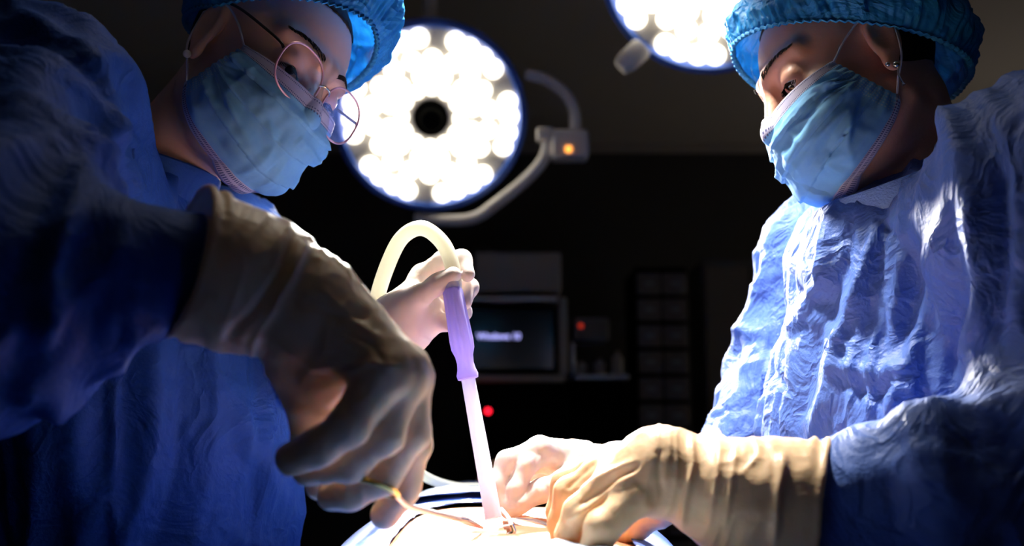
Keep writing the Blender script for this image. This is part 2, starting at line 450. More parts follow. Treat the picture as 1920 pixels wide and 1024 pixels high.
def sdf_mesh(name, fn, lo, hi, h, fine=None, disp=None, smooth_it=0):
    """surface nets over a (possibly uneven) grid; fn(points)->distance"""
    A = [axis_pts(lo[i], hi[i], h, None if fine is None else (fine[0][i], fine[1][i], fine[2])) for i in range(3)]
    B = 6
    A = [np.concatenate([a, a[-1] + (a[-1] - a[-2]) * np.arange(1, (-len(a)) % B + 1)]) if len(a) % B else a for a in A]
    n = [len(a) for a in A]
    val = np.ones(n, np.float32)
    nb = [m // B for m in n]
    cen = [(a.reshape(-1, B)[:, 0] + a.reshape(-1, B)[:, -1]) / 2 for a in A]
    ext = [(a.reshape(-1, B)[:, -1] - a.reshape(-1, B)[:, 0]) for a in A]
    CX, CY, CZ = np.meshgrid(*cen, indexing='ij'); EX, EY, EZ = np.meshgrid(*ext, indexing='ij')
    pc = np.stack([CX.ravel(), CY.ravel(), CZ.ravel()], 1).astype(np.float32)
    dc = fn(pc); rad = 0.5 * np.sqrt(EX ** 2 + EY ** 2 + EZ ** 2).ravel() * (1 + 2.0 / B)
    near = np.abs(dc) < rad * 1.25 + 0.006
    v6 = val.reshape(nb[0], B, nb[1], B, nb[2], B)
    v6[:] = np.where(dc > 0, 1, -1).reshape(nb)[:, None, :, None, :, None]
    bi = np.argwhere(near.reshape(nb))
    ch = 3000
    rr = np.arange(B)
    for s in range(0, len(bi), ch):
        b = bi[s:s + ch]
        X = A[0][(b[:, 0] * B)[:, None] + rr]; Y = A[1][(b[:, 1] * B)[:, None] + rr]; Z = A[2][(b[:, 2] * B)[:, None] + rr]
        pts = np.empty((len(b), B, B, B, 3), np.float32)
        pts[..., 0] = X[:, :, None, None]; pts[..., 1] = Y[:, None, :, None]; pts[..., 2] = Z[:, None, None, :]
        d = fn(pts.reshape(-1, 3)).reshape(len(b), B, B, B)
        v6[b[:, 0], :, b[:, 1], :, b[:, 2], :] = d
    neg = val < 0
    c8 = np.zeros([m - 1 for m in n], np.int8)
    for dx in (0, 1):
        for dy in (0, 1):
            for dz in (0, 1):
                c8 += neg[dx:n[0] - 1 + dx, dy:n[1] - 1 + dy, dz:n[2] - 1 + dz]
    act = np.argwhere((c8 > 0) & (c8 < 8))
    vid = np.full([m - 1 for m in n], -1, np.int32); vid[act[:, 0], act[:, 1], act[:, 2]] = np.arange(len(act))
    acc = np.zeros((len(act), 3)); cnt = np.zeros(len(act))
    for ax in range(3):
        o = [a for a in range(3) if a != ax]
        for p in (0, 1):
            for q in (0, 1):
                i0 = act.copy(); i0[:, o[0]] += p; i0[:, o[1]] += q; i1 = i0.copy(); i1[:, ax] += 1
                a = val[i0[:, 0], i0[:, 1], i0[:, 2]]; b = val[i1[:, 0], i1[:, 1], i1[:, 2]]
                m = (a < 0) != (b < 0); t = a[m] / (a[m] - b[m])
                pos = np.stack([A[k][i0[m, k]] for k in range(3)], 1); pos[:, ax] += t * (A[ax][i1[m, ax]] - A[ax][i0[m, ax]])
                acc[m] += pos; cnt[m] += 1
    V = acc / cnt[:, None]
    Q = []
    for ax in range(3):
        o = [(ax + 1) % 3, (ax + 2) % 3]
        sl0 = [slice(1, n[k] - 1) for k in range(3)]; sl0[ax] = slice(0, n[ax] - 1)
        sl1 = list(sl0); sl1[ax] = slice(1, n[ax])
        a = neg[tuple(sl0)]; b = neg[tuple(sl1)]
        e = np.argwhere(a != b)
        sg = a[e[:, 0], e[:, 1], e[:, 2]]
        off = [1, 1, 1]; off[ax] = 0
        e = e + np.array(off)
        qs = []
        for (p, q) in ((0, 0), (-1, 0), (-1, -1), (0, -1)):
            c = e.copy(); c[:, o[0]] += p; c[:, o[1]] += q
            qs.append(vid[c[:, 0], c[:, 1], c[:, 2]])
        q = np.stack(qs, 1); q[~sg] = q[~sg][:, ::-1]; Q.append(q)
    Q = np.concatenate(Q); Q = Q[(Q >= 0).all(1)]
    for _ in range(smooth_it):
        acc = np.zeros_like(V); cnt = np.zeros(len(V))
        for k in range(4):
            a = Q[:, k]; b = Q[:, (k + 1) % 4]
            np.add.at(acc, a, V[b]); np.add.at(cnt, a, 1); np.add.at(acc, b, V[a]); np.add.at(cnt, b, 1)
        V = V * 0.5 + 0.5 * acc / np.maximum(cnt, 1)[:, None]
    if disp is not None:
        V = V + disp(V, vnormals(V, Q))
    return np_mesh(name, V, Q), V, Q


def vnormals(V, Q):
    N = np.zeros_like(V)
    fn = np.cross(V[Q[:, 2]] - V[Q[:, 0]], V[Q[:, 3]] - V[Q[:, 1]])
    for k in range(4):
        for c in range(3): N[:, c] += np.bincount(Q[:, k], fn[:, c], len(V))
    return N / (np.linalg.norm(N, axis=1)[:, None] + 1e-12)


def grow(pts, pad): a = np.array(pts); return a.min(0) - pad, a.max(0) + pad


def polyd(px, py, line):
    """pixel distance and along-fraction to a polyline"""
    best = np.full(px.shape, 1e9); along = np.zeros(px.shape); n = len(line) - 1
    for i in range(n):
        (x0, y0), (x1, y1) = line[i], line[i + 1]; dx, dy = x1 - x0, y1 - y0
        t = np.clip(((px - x0) * dx + (py - y0) * dy) / (dx * dx + dy * dy), 0, 1)
        d = np.hypot(px - x0 - t * dx, py - y0 - t * dy); m = d < best
        best[m] = d[m]; along[m] = (i + t[m]) / n
    return best, along


def creases(V, N, lines, F=1.0):
    """sculpted folds on the side that faces the room's camera: (polyline px, width px, height m)"""
    x, y, d = proj(V); tocam = CAM - V; tocam /= np.linalg.norm(tocam, axis=1)[:, None]
    f = np.clip(((N * tocam).sum(1) + 0.1) * 3, 0, 1)
    out = np.zeros(len(V))
    for ln, w, h in lines:
        q, al = polyd(x, y, ln); out += h * F * np.exp(-(q / w) ** 2) * np.minimum(1, np.minimum(al, 1 - al) * 6 + 0.25)
    return out * f

# ---------------------------------------------------------------- the room
def room():
    x0, x1, y0, y1, zc = -3.2, 3.2, -1.6, 5.9, 2.82
    def slab(name, c, s, m): return MB().box(c, s, 0.002).build(name, m, kind='structure', smooth=False)
    slab('floor', (0, 2.15, -0.05), (6.6, 7.7, 0.1), M['floor'])
    slab('ceiling', (0, 2.15, zc + 0.05), (6.6, 7.7, 0.1), M['ceil'])
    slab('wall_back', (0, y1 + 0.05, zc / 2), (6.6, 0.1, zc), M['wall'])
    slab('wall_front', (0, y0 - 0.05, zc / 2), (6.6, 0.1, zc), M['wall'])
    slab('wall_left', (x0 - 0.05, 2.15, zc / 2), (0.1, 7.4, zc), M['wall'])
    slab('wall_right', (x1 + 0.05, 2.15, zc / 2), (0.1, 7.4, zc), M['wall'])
    slab('trim_1', (0, y1 - 0.012, zc - 0.03), (6.4, 0.024, 0.05), M['beige'])
    slab('baseboard_back', (0, y1 - 0.01, 0.06), (6.4, 0.02, 0.12), M['grey'])


room()

# ---------------------------------------------------------------- surgical lamps


def lamp(loc, R, name, label, rot, arm_px=None, knob=None):
    loc = np.array(loc); n = FIELD - loc; n /= np.linalg.norm(n)
    root = bpy.data.objects.new(name, None); COL.objects.link(root); root.location = loc
    tag(root, label, 'surgical lamp', 'round surgical lamps on the ceiling')
    x = np.cross(n, [0, 0, 1]); x /= np.linalg.norm(x); y = np.cross(x, n)   # y up-ish, x picture right or left
    if x[0] < 0: x = -x
    Bm = np.stack([x, y, n], 1)
    def L(q): return q @ Bm.T   # local to (root-relative) world
    def shape(b, nm, m, par=root): return b.build(nm, m, par, X=lambda V: V @ Bm.T)
    z = (0, 0, 1)
    shape(MB().lathe([(0, -0.09), (R * 0.45, -0.085), (R * 0.8, -0.06), (R * 0.955, -0.02), (R * 0.955, -0.004), (0, -0.004)], (0, 0, 0), z), 'shell', M['lampwhite'])
    shape(MB().lathe([(R * 0.905, 0.008), (R * 0.925, 0.018), (R * 0.98, 0.015), (R, 0.0), (R, -0.02), (R * 0.975, -0.03), (R * 0.905, -0.02), (R * 0.905, 0.008)], (0, 0, 0), z, 96), 'rim', M['lampblue'])
    face = MB()
    for k in range(6):
        a0 = math.radians(90 + 60 * k + 0.8 + rot); a1 = math.radians(150 + 60 * k - 0.8 + rot); m = 14; V = []; Fs = []
        for i in range(m + 1):
            a = a0 + (a1 - a0) * i / m
            for rr, h in ((R * 0.19, 0.0), (R * 0.19, 0.004), (R * 0.9, 0.004), (R * 0.9, 0.0)): V.append((rr * math.cos(a), rr * math.sin(a), h))
        for i in range(m):
            for j in range(3): Fs.append((i * 4 + j, i * 4 + j + 1, i * 4 + 5 + j, i * 4 + 4 + j))
        Fs += [(0, 1, 2, 3), (m * 4 + 3, m * 4 + 2, m * 4 + 1, m * 4)]
        face.add(V, Fs)
    shape(face, 'face_panel', M['lampface'])
    spots = []
    for k in range(6):
        for a in (-17, -6, 6, 17): spots.append((0.81, 57 + 60 * k + a, 1.15))
        for a in (-20, 0, 20): spots.append((0.60, 60 * k + 30 + a, 1.1))
        for a in (-15, 15): spots.append((0.435, 60 * k + a, 1.0))
        spots.append((0.30, 60 * k + 30, 0.9)); spots.append((0.295, 60 * k, 0.85))
        spots.append((0.47, 60 * k + 30, 1.0))
        if k % 2 == 0: spots.append((0.71, 57 + 60 * k, 0.9))
        else: spots.append((0.71, 57 + 60 * k + 11, 0.8))
    proto = None
    for fr, a, sc in spots:
        a = math.radians(a + rot); c = np.array([R * fr * math.cos(a), R * fr * math.sin(a), 0.004])
        if proto is None:
            r = 0.0225
            b = MB().lathe([(r, 0), (r, 0.004), (r * 0.86, 0.010), (r * 0.5, 0.015), (0, 0.0165)], (0, 0, 0), (0, 0, 1), 20)
            proto = b.build('led', M['led'], root, X=lambda V: V @ Bm.T)
            o = proto
        else:
            o = proto.copy(); COL.objects.link(o); o.parent = root
        o.location = Bm @ c; o.scale = (sc,) * 3
    shape(MB().lathe([(R * 0.18, 0), (R * 0.18, 0.022), (R * 0.17, 0.027), (R * 0.13, 0.028), (R * 0.12, 0.05), (R * 0.10, 0.058), (0, 0.06)], (0, 0, 0), z, 32), 'handle', M['lampdark'])
    if arm_px:
        d = arm_px[0]
        def rel(q): return [P(a, b, c) - loc for a, b, c in q]
        up = catmull(rel(arm_px[1]), 8); lowp = catmull(rel(arm_px[2]), 8)
        MB().tube(up, 0.017, 14).build('upper_yoke_arm', M['lampwhite'], root)
        MB().tube(lowp, 0.017, 14).build('lower_yoke_arm', M['lampwhite'], root)
        c = P(1068, 274, d) - loc
        jb = MB().box(c, (0.105, 0.07, 0.082), 0.008).build('control_box', M['lampwhite'], root)
        MB().box(P(1022, 254, d) - loc, (0.05, 0.06, 0.034), 0.006).build('yoke_bracket', M['lampwhite'], root)
        c2 = P(1066, 280, d - 0.037) - loc
        MB().lathe([(0.0095, 0), (0.0095, -0.005), (0.006, -0.007), (0, -0.0075)], c2, (0, 1, 0), 20).build('indicator_light', M['orange'], jb)
        st = [P(1085, 238, d + .02), P(1100, 150, d + .1), P(1100, 0, d + .25), P(1080, -80, d + .35)]
    if knob is not None:
        a = P(*knob[0]) - loc; b = P(*knob[1]) - loc
        MB().lathe([(0.0, 0), (0.024, 0.0), (0.028, 0.006), (0.028, 0.055), (0.02, 0.075), (0, 0.075)], a, b - a, 24).build('side_knob', M['lampwhite'], root)
    top = np.array([loc[0], loc[1], 2.82]) - loc
    back = -n * 0.085
    pth = catmull([back, back - n * 0.12 + [0, 0, .05], top * np.array([1, 1, 0.75]) - n * 0.25, top - n * 0.25], 8)
    MB().tube(pth, 0.022, 14).build('ceiling_arm', M['lampwhite'], root)
    return root


lamp(LAMP1, 0.273, 'surgical_lamp', 'round surgical lamp fully in view with yoke arm and orange indicator box', 0,
     arm_px=(2.82, [(985, 140, 2.84), (1020, 148, 2.84), (1055, 172, 2.83), (1076, 205, 2.82), (1080, 250, 2.82)],
             [(1030, 262, 2.82), (1018, 300, 2.82), (985, 338, 2.83), (930, 382, 2.85), (890, 408, 2.87), (840, 413, 2.88), (780, 408, 2.9)]))
lamp(LAMP2, 0.27, 'surgical_lamp', 'round surgical lamp cut by the top edge, with a pale side knob', 13, knob=((1205, 88, 2.42), (1180, 112, 2.42)))
lamp(LAMP3, 0.24, 'surgical_lamp', 'added surgical lamp out of view, directly over the operating field', 0)

# ---------------------------------------------------------------- people
HA = (np.array([-0.2777, 1.0439, 1.563]), None)
RA = np.array([[-0.4171, 0.6892, 0.5925], [-0.837, -0.5453, 0.045], [0.3541, -0.4771, 0.8043]])
RB = np.array([[-0.0212, -0.8926, -0.4503], [0.9646, -0.1366, 0.2254], [-0.2627, -0.4296, 0.864]])
CA = np.array([-0.2777, 1.0439, 1.563]); CB = np.array([0.3707, 1.0419, 1.5536])


def ortho(R):
    u, s, v = np.linalg.svd(R); return u @ v


RA = ortho(RA); RB = ortho(RB)
# the local frame is x = the person's right, y = forward, z = up


def face_sdf(q, wide=1.0):
    """head in its own frame (metres)"""
    ax = np.abs(q[:, 0]); m = np.stack([ax, q[:, 1], q[:, 2]], 1).astype(np.float32)
    d = ell(q, (0, -0.012, 0.036), (0.074, 0.094, 0.089))
    d = smin(d, ell(m, (0.0, 0.030, -0.030), (0.060, 0.060, 0.082)), 0.03)
    d = smin(d, cone(m, (0.050, 0.0, -0.055), (0.012, 0.074, -0.098), 0.018, 0.015), 0.03)
    d = smin(d, ell(m, (0.040, 0.062, -0.012), (0.022, 0.018, 0.018)), 0.02)
    d = smin(d, cone(m, (0.008, 0.084, 0.042), (0.046, 0.062, 0.042), 0.010, 0.009), 0.014)
    # sockets
    d = smax(d, -ell(m, (0.033, 0.098, 0.020), (0.019, 0.0145, 0.012)), 0.018)
    d = smin(d, cone(m, (0, 0.087, 0.030), (0, 0.109, -0.012), 0.007, 0.0105), 0.012)
    d = smin(d, ell(m, (0.0, 0.110, -0.016), (0.011, 0.011, 0.010)), 0.008)
    d = smin(d, ell(m, (0.012, 0.099, -0.019), (0.008, 0.011, 0.008)), 0.006)
    d = smin(d, ell(m, (0, 0.088, -0.05), (0.025, 0.012, 0.012)), 0.012)
    d = smin(d, ell(m, (0, 0.082, -0.095), (0.018, 0.014, 0.015)), 0.015)
    # eyelids
    lid = ell(m, (0.0320, 0.0740, 0.0200), (0.0150, 0.0142, 0.0138))
    slit = ell(m, (0.0325, 0.0885, 0.0125), (0.0125, 0.010, 0.0042))
    lid = smax(lid, -slit, 0.0015)
    fold = np.abs(ell(m, (0.0320, 0.0765, 0.0215), (0.0148, 0.0140, 0.0105))) - 0.0006
    d = smin(d, lid, 0.008)
    d = np.where(m[:, 1] > 0.07, smax(d, -slit, 0.0015), d)
    d = smax(d, -(cone(m, (0.020, 0.0875, 0.0300), (0.033, 0.0895, 0.0335), 0.0008, 0.0012)), 0.003)
    d = smax(d, -(cone(m, (0.033, 0.0895, 0.0335), (0.046, 0.0780, 0.0290), 0.0012, 0.0008)), 0.003)
    # ears
    c, s = math.cos(0.25), math.sin(0.25)
    Re = np.array([[1, 0, 0], [0, c, -s], [0, s, c]], np.float32)
    ear = ell(m, (0.0785, -0.006, 0.004), (0.0075, 0.018, 0.031), Re)
    ear = smax(ear, -ell(m, (0.086, -0.003, 0.006), (0.006, 0.011, 0.020), Re), 0.004)
    ear = smin(ear, ell(m, (0.077, 0.004, -0.027), (0.005, 0.008, 0.010)), 0.006)
    d = smin(d, ear, 0.006)
    # lips
    d = smin(d, ell(m, (0, 0.098, -0.047), (0.022, 0.006, 0.0045)), 0.004)
    d = smin(d, ell(m, (0, 0.097, -0.056), (0.020, 0.006, 0.005)), 0.004)
    return d


def px(a, b, d, r): return (P(a, b, d), r * d / FPX)


def body(name, C, R, neck, torso, arms, legs, m, label):
    nk = C + R @ np.array([0, -0.028, -0.045])
    nk2 = C + R @ np.array([0, -0.01, -0.075])
    def fn(p):
        q = ((p - C) @ R).astype(np.float32)
        dist = np.linalg.norm(q, axis=1) - 0.17
        d = np.where(dist < 0.06, 0, dist)
        k = dist < 0.06
        if k.any():
            dd = dist.copy(); dd[k] = face_sdf(q[k]); d = dd
        e = cone(p, nk, neck, 0.050, 0.056); e = smin(e, cone(p, nk2, neck, 0.03, 0.045), 0.03)
        d = smin(d, e, 0.018)
        b = None
        for s in torso:
            t = ell(p, s[0], s[1]) if len(s) == 2 else cone(p, *s)
            b = t if b is None else smin(b, t, 0.06)
        d = smin(d, b, 0.04)
        for ch in arms: d = smin(d, chain(p, ch, 0.03), 0.03)
        for ch in legs: d = smin(d, chain(p, ch, 0.03), 0.03)
        return d
    lo = np.array([-0.2] * 3) * 0; pts = [C, neck] + [s[0] for s in torso] + [q[0] for ch in arms + legs for q in ch]
    lo, hi = grow(pts, 0.24); lo[2] = -0.03
    f0, f1 = C - np.array([0.135, 0.135, 0.13]), C + np.array([0.135, 0.135, 0.15])
    me, V, Q = sdf_mesh(name, fn, lo, hi, 0.016, fine=(f0, f1, 0.0019), smooth_it=1)
    o = link('person', me, m); tag(o, label, 'person')
    return o, fn


def loc2w(C, R): return lambda V: np.asarray(V) @ R.T + C


def face_parts(o, C, R, mm, A=True):
    X = loc2w(C, R)
    for sx in (1, -1):
        c = np.array([0.0320 * sx, 0.0740, 0.0195])
        e = MB().ball(c, 0.0134, 28, 18).build('eyeball', M['eye'], o, X=X)
        g = np.array([0.02 * sx * 0, 0.86, -0.5]); g /= np.linalg.norm(g)
        MB().lathe([(0.0, 0.0140), (0.003, 0.0139), (0.0056, 0.0127), (0.0058, 0.0118), (0, 0.011)], c, g, 24).build('iris', M['iris'], e, X=X)
        lash = MB(); rnd = random.Random(5)
        for i in range(26):
            t = i / 25; xx = 0.0325 + (t - 0.5) * 0.024
            zz = 0.0163 - 0.0035 * (2 * t - 1) ** 2; yy = 0.0745 + math.sqrt(max(0, 0.0148 ** 2 - (xx - 0.032) ** 2)) * 0.96
            a = np.array([xx * sx, yy, zz]); b = a + np.array([(t - 0.45) * 0.006 * sx, 0.0065, -0.0045 + rnd.uniform(-.0006, .0006)])
            lash.tube(catmull([a, (a + b) / 2 + [0, 0, -0.0012], b], 3), [0.0005, 0.0005, .0005, 0.0004, .0004, .0003, 0.00015], 5)
        lash.build('eyelashes', M['lash'], o, X=X)
        br = MB()
        for i in range(150):
            t = rnd.random(); v = rnd.uniform(-1, 1)
            bx = 0.012 + t * 0.038; bz = 0.0435 + 0.006 * math.sin(min(1, t * 1.35) * math.pi * 0.62) - 0.006 * max(0, t - .7) + v * 0.0028 * (1 - 0.6 * t)
            n = 0
            p0 = np.array([bx * sx, 0.12, bz])
            dirn = np.array([sx * (0.8), -0.05 - t * .5, 0.45 * (1 - t * 1.2)]) ; dirn /= np.linalg.norm(dirn)
            # drop on to the brow
            lo_, hi_ = 0.04, 0.12
            for _ in range(16):
                mid = (lo_ + hi_) / 2; p0[1] = mid
                if face_sdf(np.array([p0], np.float32))[0] > 0: hi_ = mid
                else: lo_ = mid
            L_ = 0.006
            br.tube([p0 - [0, .0005, 0], p0 + dirn * L_ * 0.5 + [0, 0.0008, 0], p0 + dirn * L_ + [0, 0.0002, 0]], [0.00035, 0.0003, 0.0001], 4)
        br.build('eyebrow', M['hair'], o, X=X)


def hair_part(o, C, R, up=0.084):
    def fn(p):
        q = ((p - C) @ R).astype(np.float32)
        d = ell(q, (0, -0.014, 0.037), (0.0775, 0.0955, 0.0925))
        ln = (q[:, 2] - 0.024) - 0.62 * (q[:, 1] - 0.0)      # hairline plane
        nz = noise3(q * np.array([160, 60, 60]), 3) * 0.0007
        side = 0.01 - q[:, 1] * 1.0
        keep = np.minimum(-(q[:, 2] - (up + 0.25 * q[:, 1])), q[:, 1] + 0.012)
        return smax(d + nz, keep, 0.004)
    lo, hi = C - 0.13, C + 0.15
    me, V, Q = sdf_mesh('hair', fn, lo, hi, 0.003)
    return link('hair', me, M['hair'], o)


def mask_part(o, C, R, seed, drop=0.004):
    nu, nv = 150, 90
    v = np.linspace(0, 1, nv); u = np.linspace(-1, 1, nu)
    ck = np.array([0, .12, .3, .5, .7, .85, .94, 1.0])
    cy = np.array([.1095, .117, .1215, .122, .118, .110, .098, .080]); cz = np.array([.010, -.006, -.026, -.048, -.072, -.090, -.102, -.108]) - np.array([drop, drop, drop, drop * .7, drop * .4, 0, 0, 0])
    sy = np.interp(v, [0, .5, 1], [.050, .036, .014]); sz = np.interp(v, [0, .5, 1], [.004, -.026, -.060]); sx = np.interp(v, [0, .5, 1], [.0665, .070, .067])
    cyy = np.interp(v, ck, cy); czz = np.interp(v, ck, cz)
    U, Vv = np.meshgrid(u, v)
    au = np.abs(U); w = np.cos(au * math.pi / 2) ** np.interp(Vv, [0, 1], [1.0, 0.85])
    wz = np.cos(au * math.pi / 2) ** np.interp(Vv, [0, .5, 1], [1.3, 1.0, 0.55])
    Xx = np.sign(U) * sx[:, None] * np.sin(au * math.pi / 2) ** 0.92 * (1 + 0.06 * np.sin(Vv * math.pi) * np.sin(au * math.pi))
    Y = sy[:, None] + (cyy - sy)[:, None] * w; Z = sz[:, None] + (czz - sz)[:, None] * wz
    G = np.stack([Xx, Y, Z], -1).reshape(-1, 3)
    idx = np.arange(nu * nv).reshape(nv, nu)
    Q = np.stack([idx[:-1, :-1], idx[:-1, 1:], idx[1:, 1:], idx[1:, :-1]], -1).reshape(-1, 4)
    n = vnormals(G, Q)
    if n[:, 1].mean() < 0: Q = Q[:, ::-1]; n = -n
    uu, vv = U.ravel(), Vv.ravel(); inside = np.clip((vv - .12) * 12, 0, 1) * np.clip((.97 - vv) * 14, 0, 1)
    edge = np.clip((1 - np.abs(uu)) * 6, 0, 1)
    h = 0
    # three pleats, opening towards the middle
    for k, v0 in enumerate((0.30, 0.52, 0.74)):
        vc = v0 + 0.10 * (1 - np.abs(uu)) * (k - 0.8) * 0.5 + 0.02 * noise3(np.stack([uu * 2, vv * 0, uu * 0 + k], 1), seed)
        t = (vv - vc) / 0.10
        h = h + 0.0050 * np.clip(1 + t, 0, 1) * (t < 0) * (0.35 + 0.65 * np.clip(np.abs(uu) * 1.6, 0, 1))
    # folds fanning out of the side bands
    a = np.arctan2(vv - 0.55, 1.05 - np.abs(uu)); rr = np.hypot(vv - .55, 1.05 - np.abs(uu))
    s = (uu > 0) * 7.0
    h = h + 0.0060 * ridge(np.stack([a * 3.2 + s, rr * 1.2, s + vv * 0], 1), seed) * np.clip(rr * 2.4, 0, 1) * np.clip(1.5 - rr, 0.15, 1)
    h = h + 0.0016 * ridge(np.stack([uu * 5, vv * 4 + uu * 2, vv * 0], 1), seed + 3) + 0.0007 * noise3(np.stack([uu * 16, vv * 12, vv * 0], 1), seed + 5)
    G = G + n * (h * inside * edge)[:, None]
    G = G + n * (0.0008 * np.sin(vv * 60) * np.clip((np.abs(uu) - .9) * 20, 0, 1))[:, None]
    # lie on the face where it would sink in
    for _ in range(3):
        d = face_sdf(G.astype(np.float32)); e = 0.0005
        g = np.stack([(face_sdf((G + np.eye(3)[k] * e).astype(np.float32)) - d) / e for k in range(3)], 1)
        g /= np.linalg.norm(g, axis=1)[:, None] + 1e-9
        G = G + g * np.maximum(0.0022 - d, 0)[:, None]
    me = np_mesh('face_mask', G @ R.T + C, Q, uvs=np.stack([uu * .5 + .5, vv], 1))
    mo = link('surgical_mask', me, M['mask'], o)
    md = mo.modifiers.new('thick', 'SOLIDIFY'); md.thickness = 0.0012; md.offset = 1
    Gr = G.reshape(nv, nu, 3)
    for sxn, col in ((1, nu - 1), (-1, 0)):
        tc = Gr[1, col]; bc = Gr[-2, col]
        e1 = catmull([tc + [0, .001, -.001], tc * .45 + np.array([.079 * sxn, .004, .034]) * .55, [.081 * sxn, -.004, .030], [.083 * sxn, -.022, .012]], 8)
        e2 = catmull([bc + [0, 0, .002], bc * .5 + np.array([.082 * sxn, .0, -.030]) * .5, [.083 * sxn, -.008, -.024], [.083 * sxn, -.022, .012]], 8)
        MB().tube(np.concatenate([e1, e2[::-1][1:]]), 0.0012, 8).build('ear_loop', M['loop'], mo, X=loc2w(C, R))
    # wire in the nose band
    return mo


def cap_part(o, C, R, puff, seed, zoff=0.0, yoff=0.0, tilt=0.0, ry=0.1045, back=0.0):
    npi, ns = 420, 90
    ph = np.linspace(0, 2 * math.pi, npi, endpoint=False); s = np.linspace(0, 1, ns)
    PH, Sx = np.meshgrid(ph, s)
    c, sn = np.cos(PH), np.sin(PH)
    def ring(c, sn):
        return np.stack([0.0825 * sn, -0.010 + yoff + ry * c, 0.020 + zoff + (0.056 + tilt) * c + back * np.clip(-c, 0, 1) - 0.012 * np.abs(sn)], -1)
    C0 = np.array([0, -0.012, 0.034]); b = ring(c, sn) - C0; rb = np.linalg.norm(b, axis=-1); bh = b / rb[..., None]
    ap = np.array([0, -0.25, 1.0]); ap /= np.linalg.norm(ap)
    t = Sx ** 0.9 * math.pi / 2
    d = bh * np.cos(t)[..., None] + ap * np.sin(t)[..., None]; d /= np.linalg.norm(d, axis=-1)[..., None]
    pf = puff(PH)
    bump = np.clip(Sx / 0.16, 0, 1) ** 0.7 * (1 - 0.55 * Sx)
    r = rb * (1 - Sx) + 0.108 * Sx + pf * bump
    P3 = np.stack([d[..., 0], d[..., 1], d[..., 2]], -1).reshape(-1, 3)
    ps = np.stack([c, sn, Sx], -1).reshape(-1, 3)
    S1 = Sx.ravel()
    gath = ridge(np.stack([c.ravel() * 13, sn.ravel() * 13, S1 * 2.2], 1), seed) * 0.0035 * np.clip(S1 * 8, 0.0, 1) * (1.05 - S1)
    fine_ = ridge(np.stack([c.ravel() * 30, sn.ravel() * 30, S1 * 4], 1), seed + 1) * 0.0017 * np.clip(S1 * 10, 0.15, 1) * (1.1 - S1)
    big = noise3(P3 * 4.5, seed + 2) * 0.006 * np.clip(S1 * 5, 0, 1) + ridge(P3 * 8, seed + 4) * 0.0048 * np.clip(S1 * 5, 0, 1)
    ruf = np.sin(ph * 95)[None, :] * 0.0011 * np.ones_like(Sx) * np.clip(1 - np.abs(Sx - 0.05) * 14, 0, 1)
    r = r.ravel() + gath + fine_ + big + ruf.ravel()
    G = C0 + P3 * r[:, None]
    # hem: turn the edge under the elastic
    idx = np.arange(npi * ns).reshape(ns, npi); nx = np.roll(idx, -1, 1)
    Q = np.stack([idx[:-1], nx[:-1], nx[1:], idx[1:]], -1).reshape(-1, 4)
    me = np_mesh('bouffant_cap', G @ R.T + C, Q)
    co = link('bouffant_cap', me, M['cap'], o)
    md = co.modifiers.new('thick', 'SOLIDIFY'); md.thickness = 0.0006
    rg = []
    for k in range(360):
        a = 2 * math.pi * k / 360
        q = ring(np.array(math.cos(a)), np.array(math.sin(a)))
        w = 0.0011 * math.sin(a * 90)
        dd = (q - C0) / np.linalg.norm(q - C0)
        rg.append(q + dd * (0.0012 + w * 0.5) + [0, 0, w])
    MB().tube(rg, 0.0034, 8, closed=True, flat=0.45).build('elastic_band', M['band'], co, X=loc2w(C, R))
    return co


def gown(o, name, fn, lo, hi, h, disp, m):
    me, V, Q = sdf_mesh(name, fn, lo, hi, h, smooth_it=1, disp=disp)
    return link(name, me, m, o)


def radial_folds(V, apex, seed, f=7.0, amp=0.012, axis=(0, 0, -1)):
    """drape folds that hang and widen away from a point"""
    a = np.array(axis, float); q = V - apex
    dist = np.linalg.norm(q, axis=1)
    s = q @ a
    th = np.arctan2(q[:, 1], q[:, 0])
    p = np.stack([np.cos(th) * f * 0.5, np.sin(th) * f * 0.5, dist * 1.6], 1)
    w = noise3(V * 5, seed + 9)[:, None] * 0.35
    r1 = ridge(p + w, seed); r2 = ridge(p * 2.3 + w * 2, seed + 1)
    g = np.clip(dist / 0.22, 0.1, 1.0)
    return amp * g * (r1 * 0.8 + r2 * 0.35)


def crumple(V, seed, amp, sc=(14, 14, 7)):
    p = V * np.array(sc); p = p + noise3(V * 9, seed + 7)[:, None] * 0.7
    return amp * (ridge(p, seed, 1.3) + 0.5 * ridge(p * 2.2, seed + 1) + 0.25 * ridge(p * 4.7, seed + 2))


def arm_folds(V, a, b, seed, amp, per_m=26, reach=0.16):
    """rings of cloth bunched along an arm"""
    a = np.array(a); b = np.array(b); L_ = np.linalg.norm(b - a); ax = (b - a) / L_
    q = V - a; t = q @ ax; rad = q - t[:, None] * ax
    n1 = np.cross(ax, [0, 0, 1]); n1 /= np.linalg.norm(n1); n2 = np.cross(ax, n1)
    th = np.arctan2(rad @ n2, rad @ n1); w = np.clip(1 - (np.linalg.norm(rad, axis=1) - reach * .6) / (reach * .4), 0, 1) * np.clip(t / L_ * 5 + 1, 0, 1) * np.clip((1 - t / L_) * 5, 0, 1)
    p = np.stack([t * per_m + np.sin(th) * 1.2, np.cos(th) * 0.9, np.sin(th) * 0.9], 1)
    return amp * w * (ridge(p, seed) + 0.3 * ridge(p * 2.1, seed + 3))


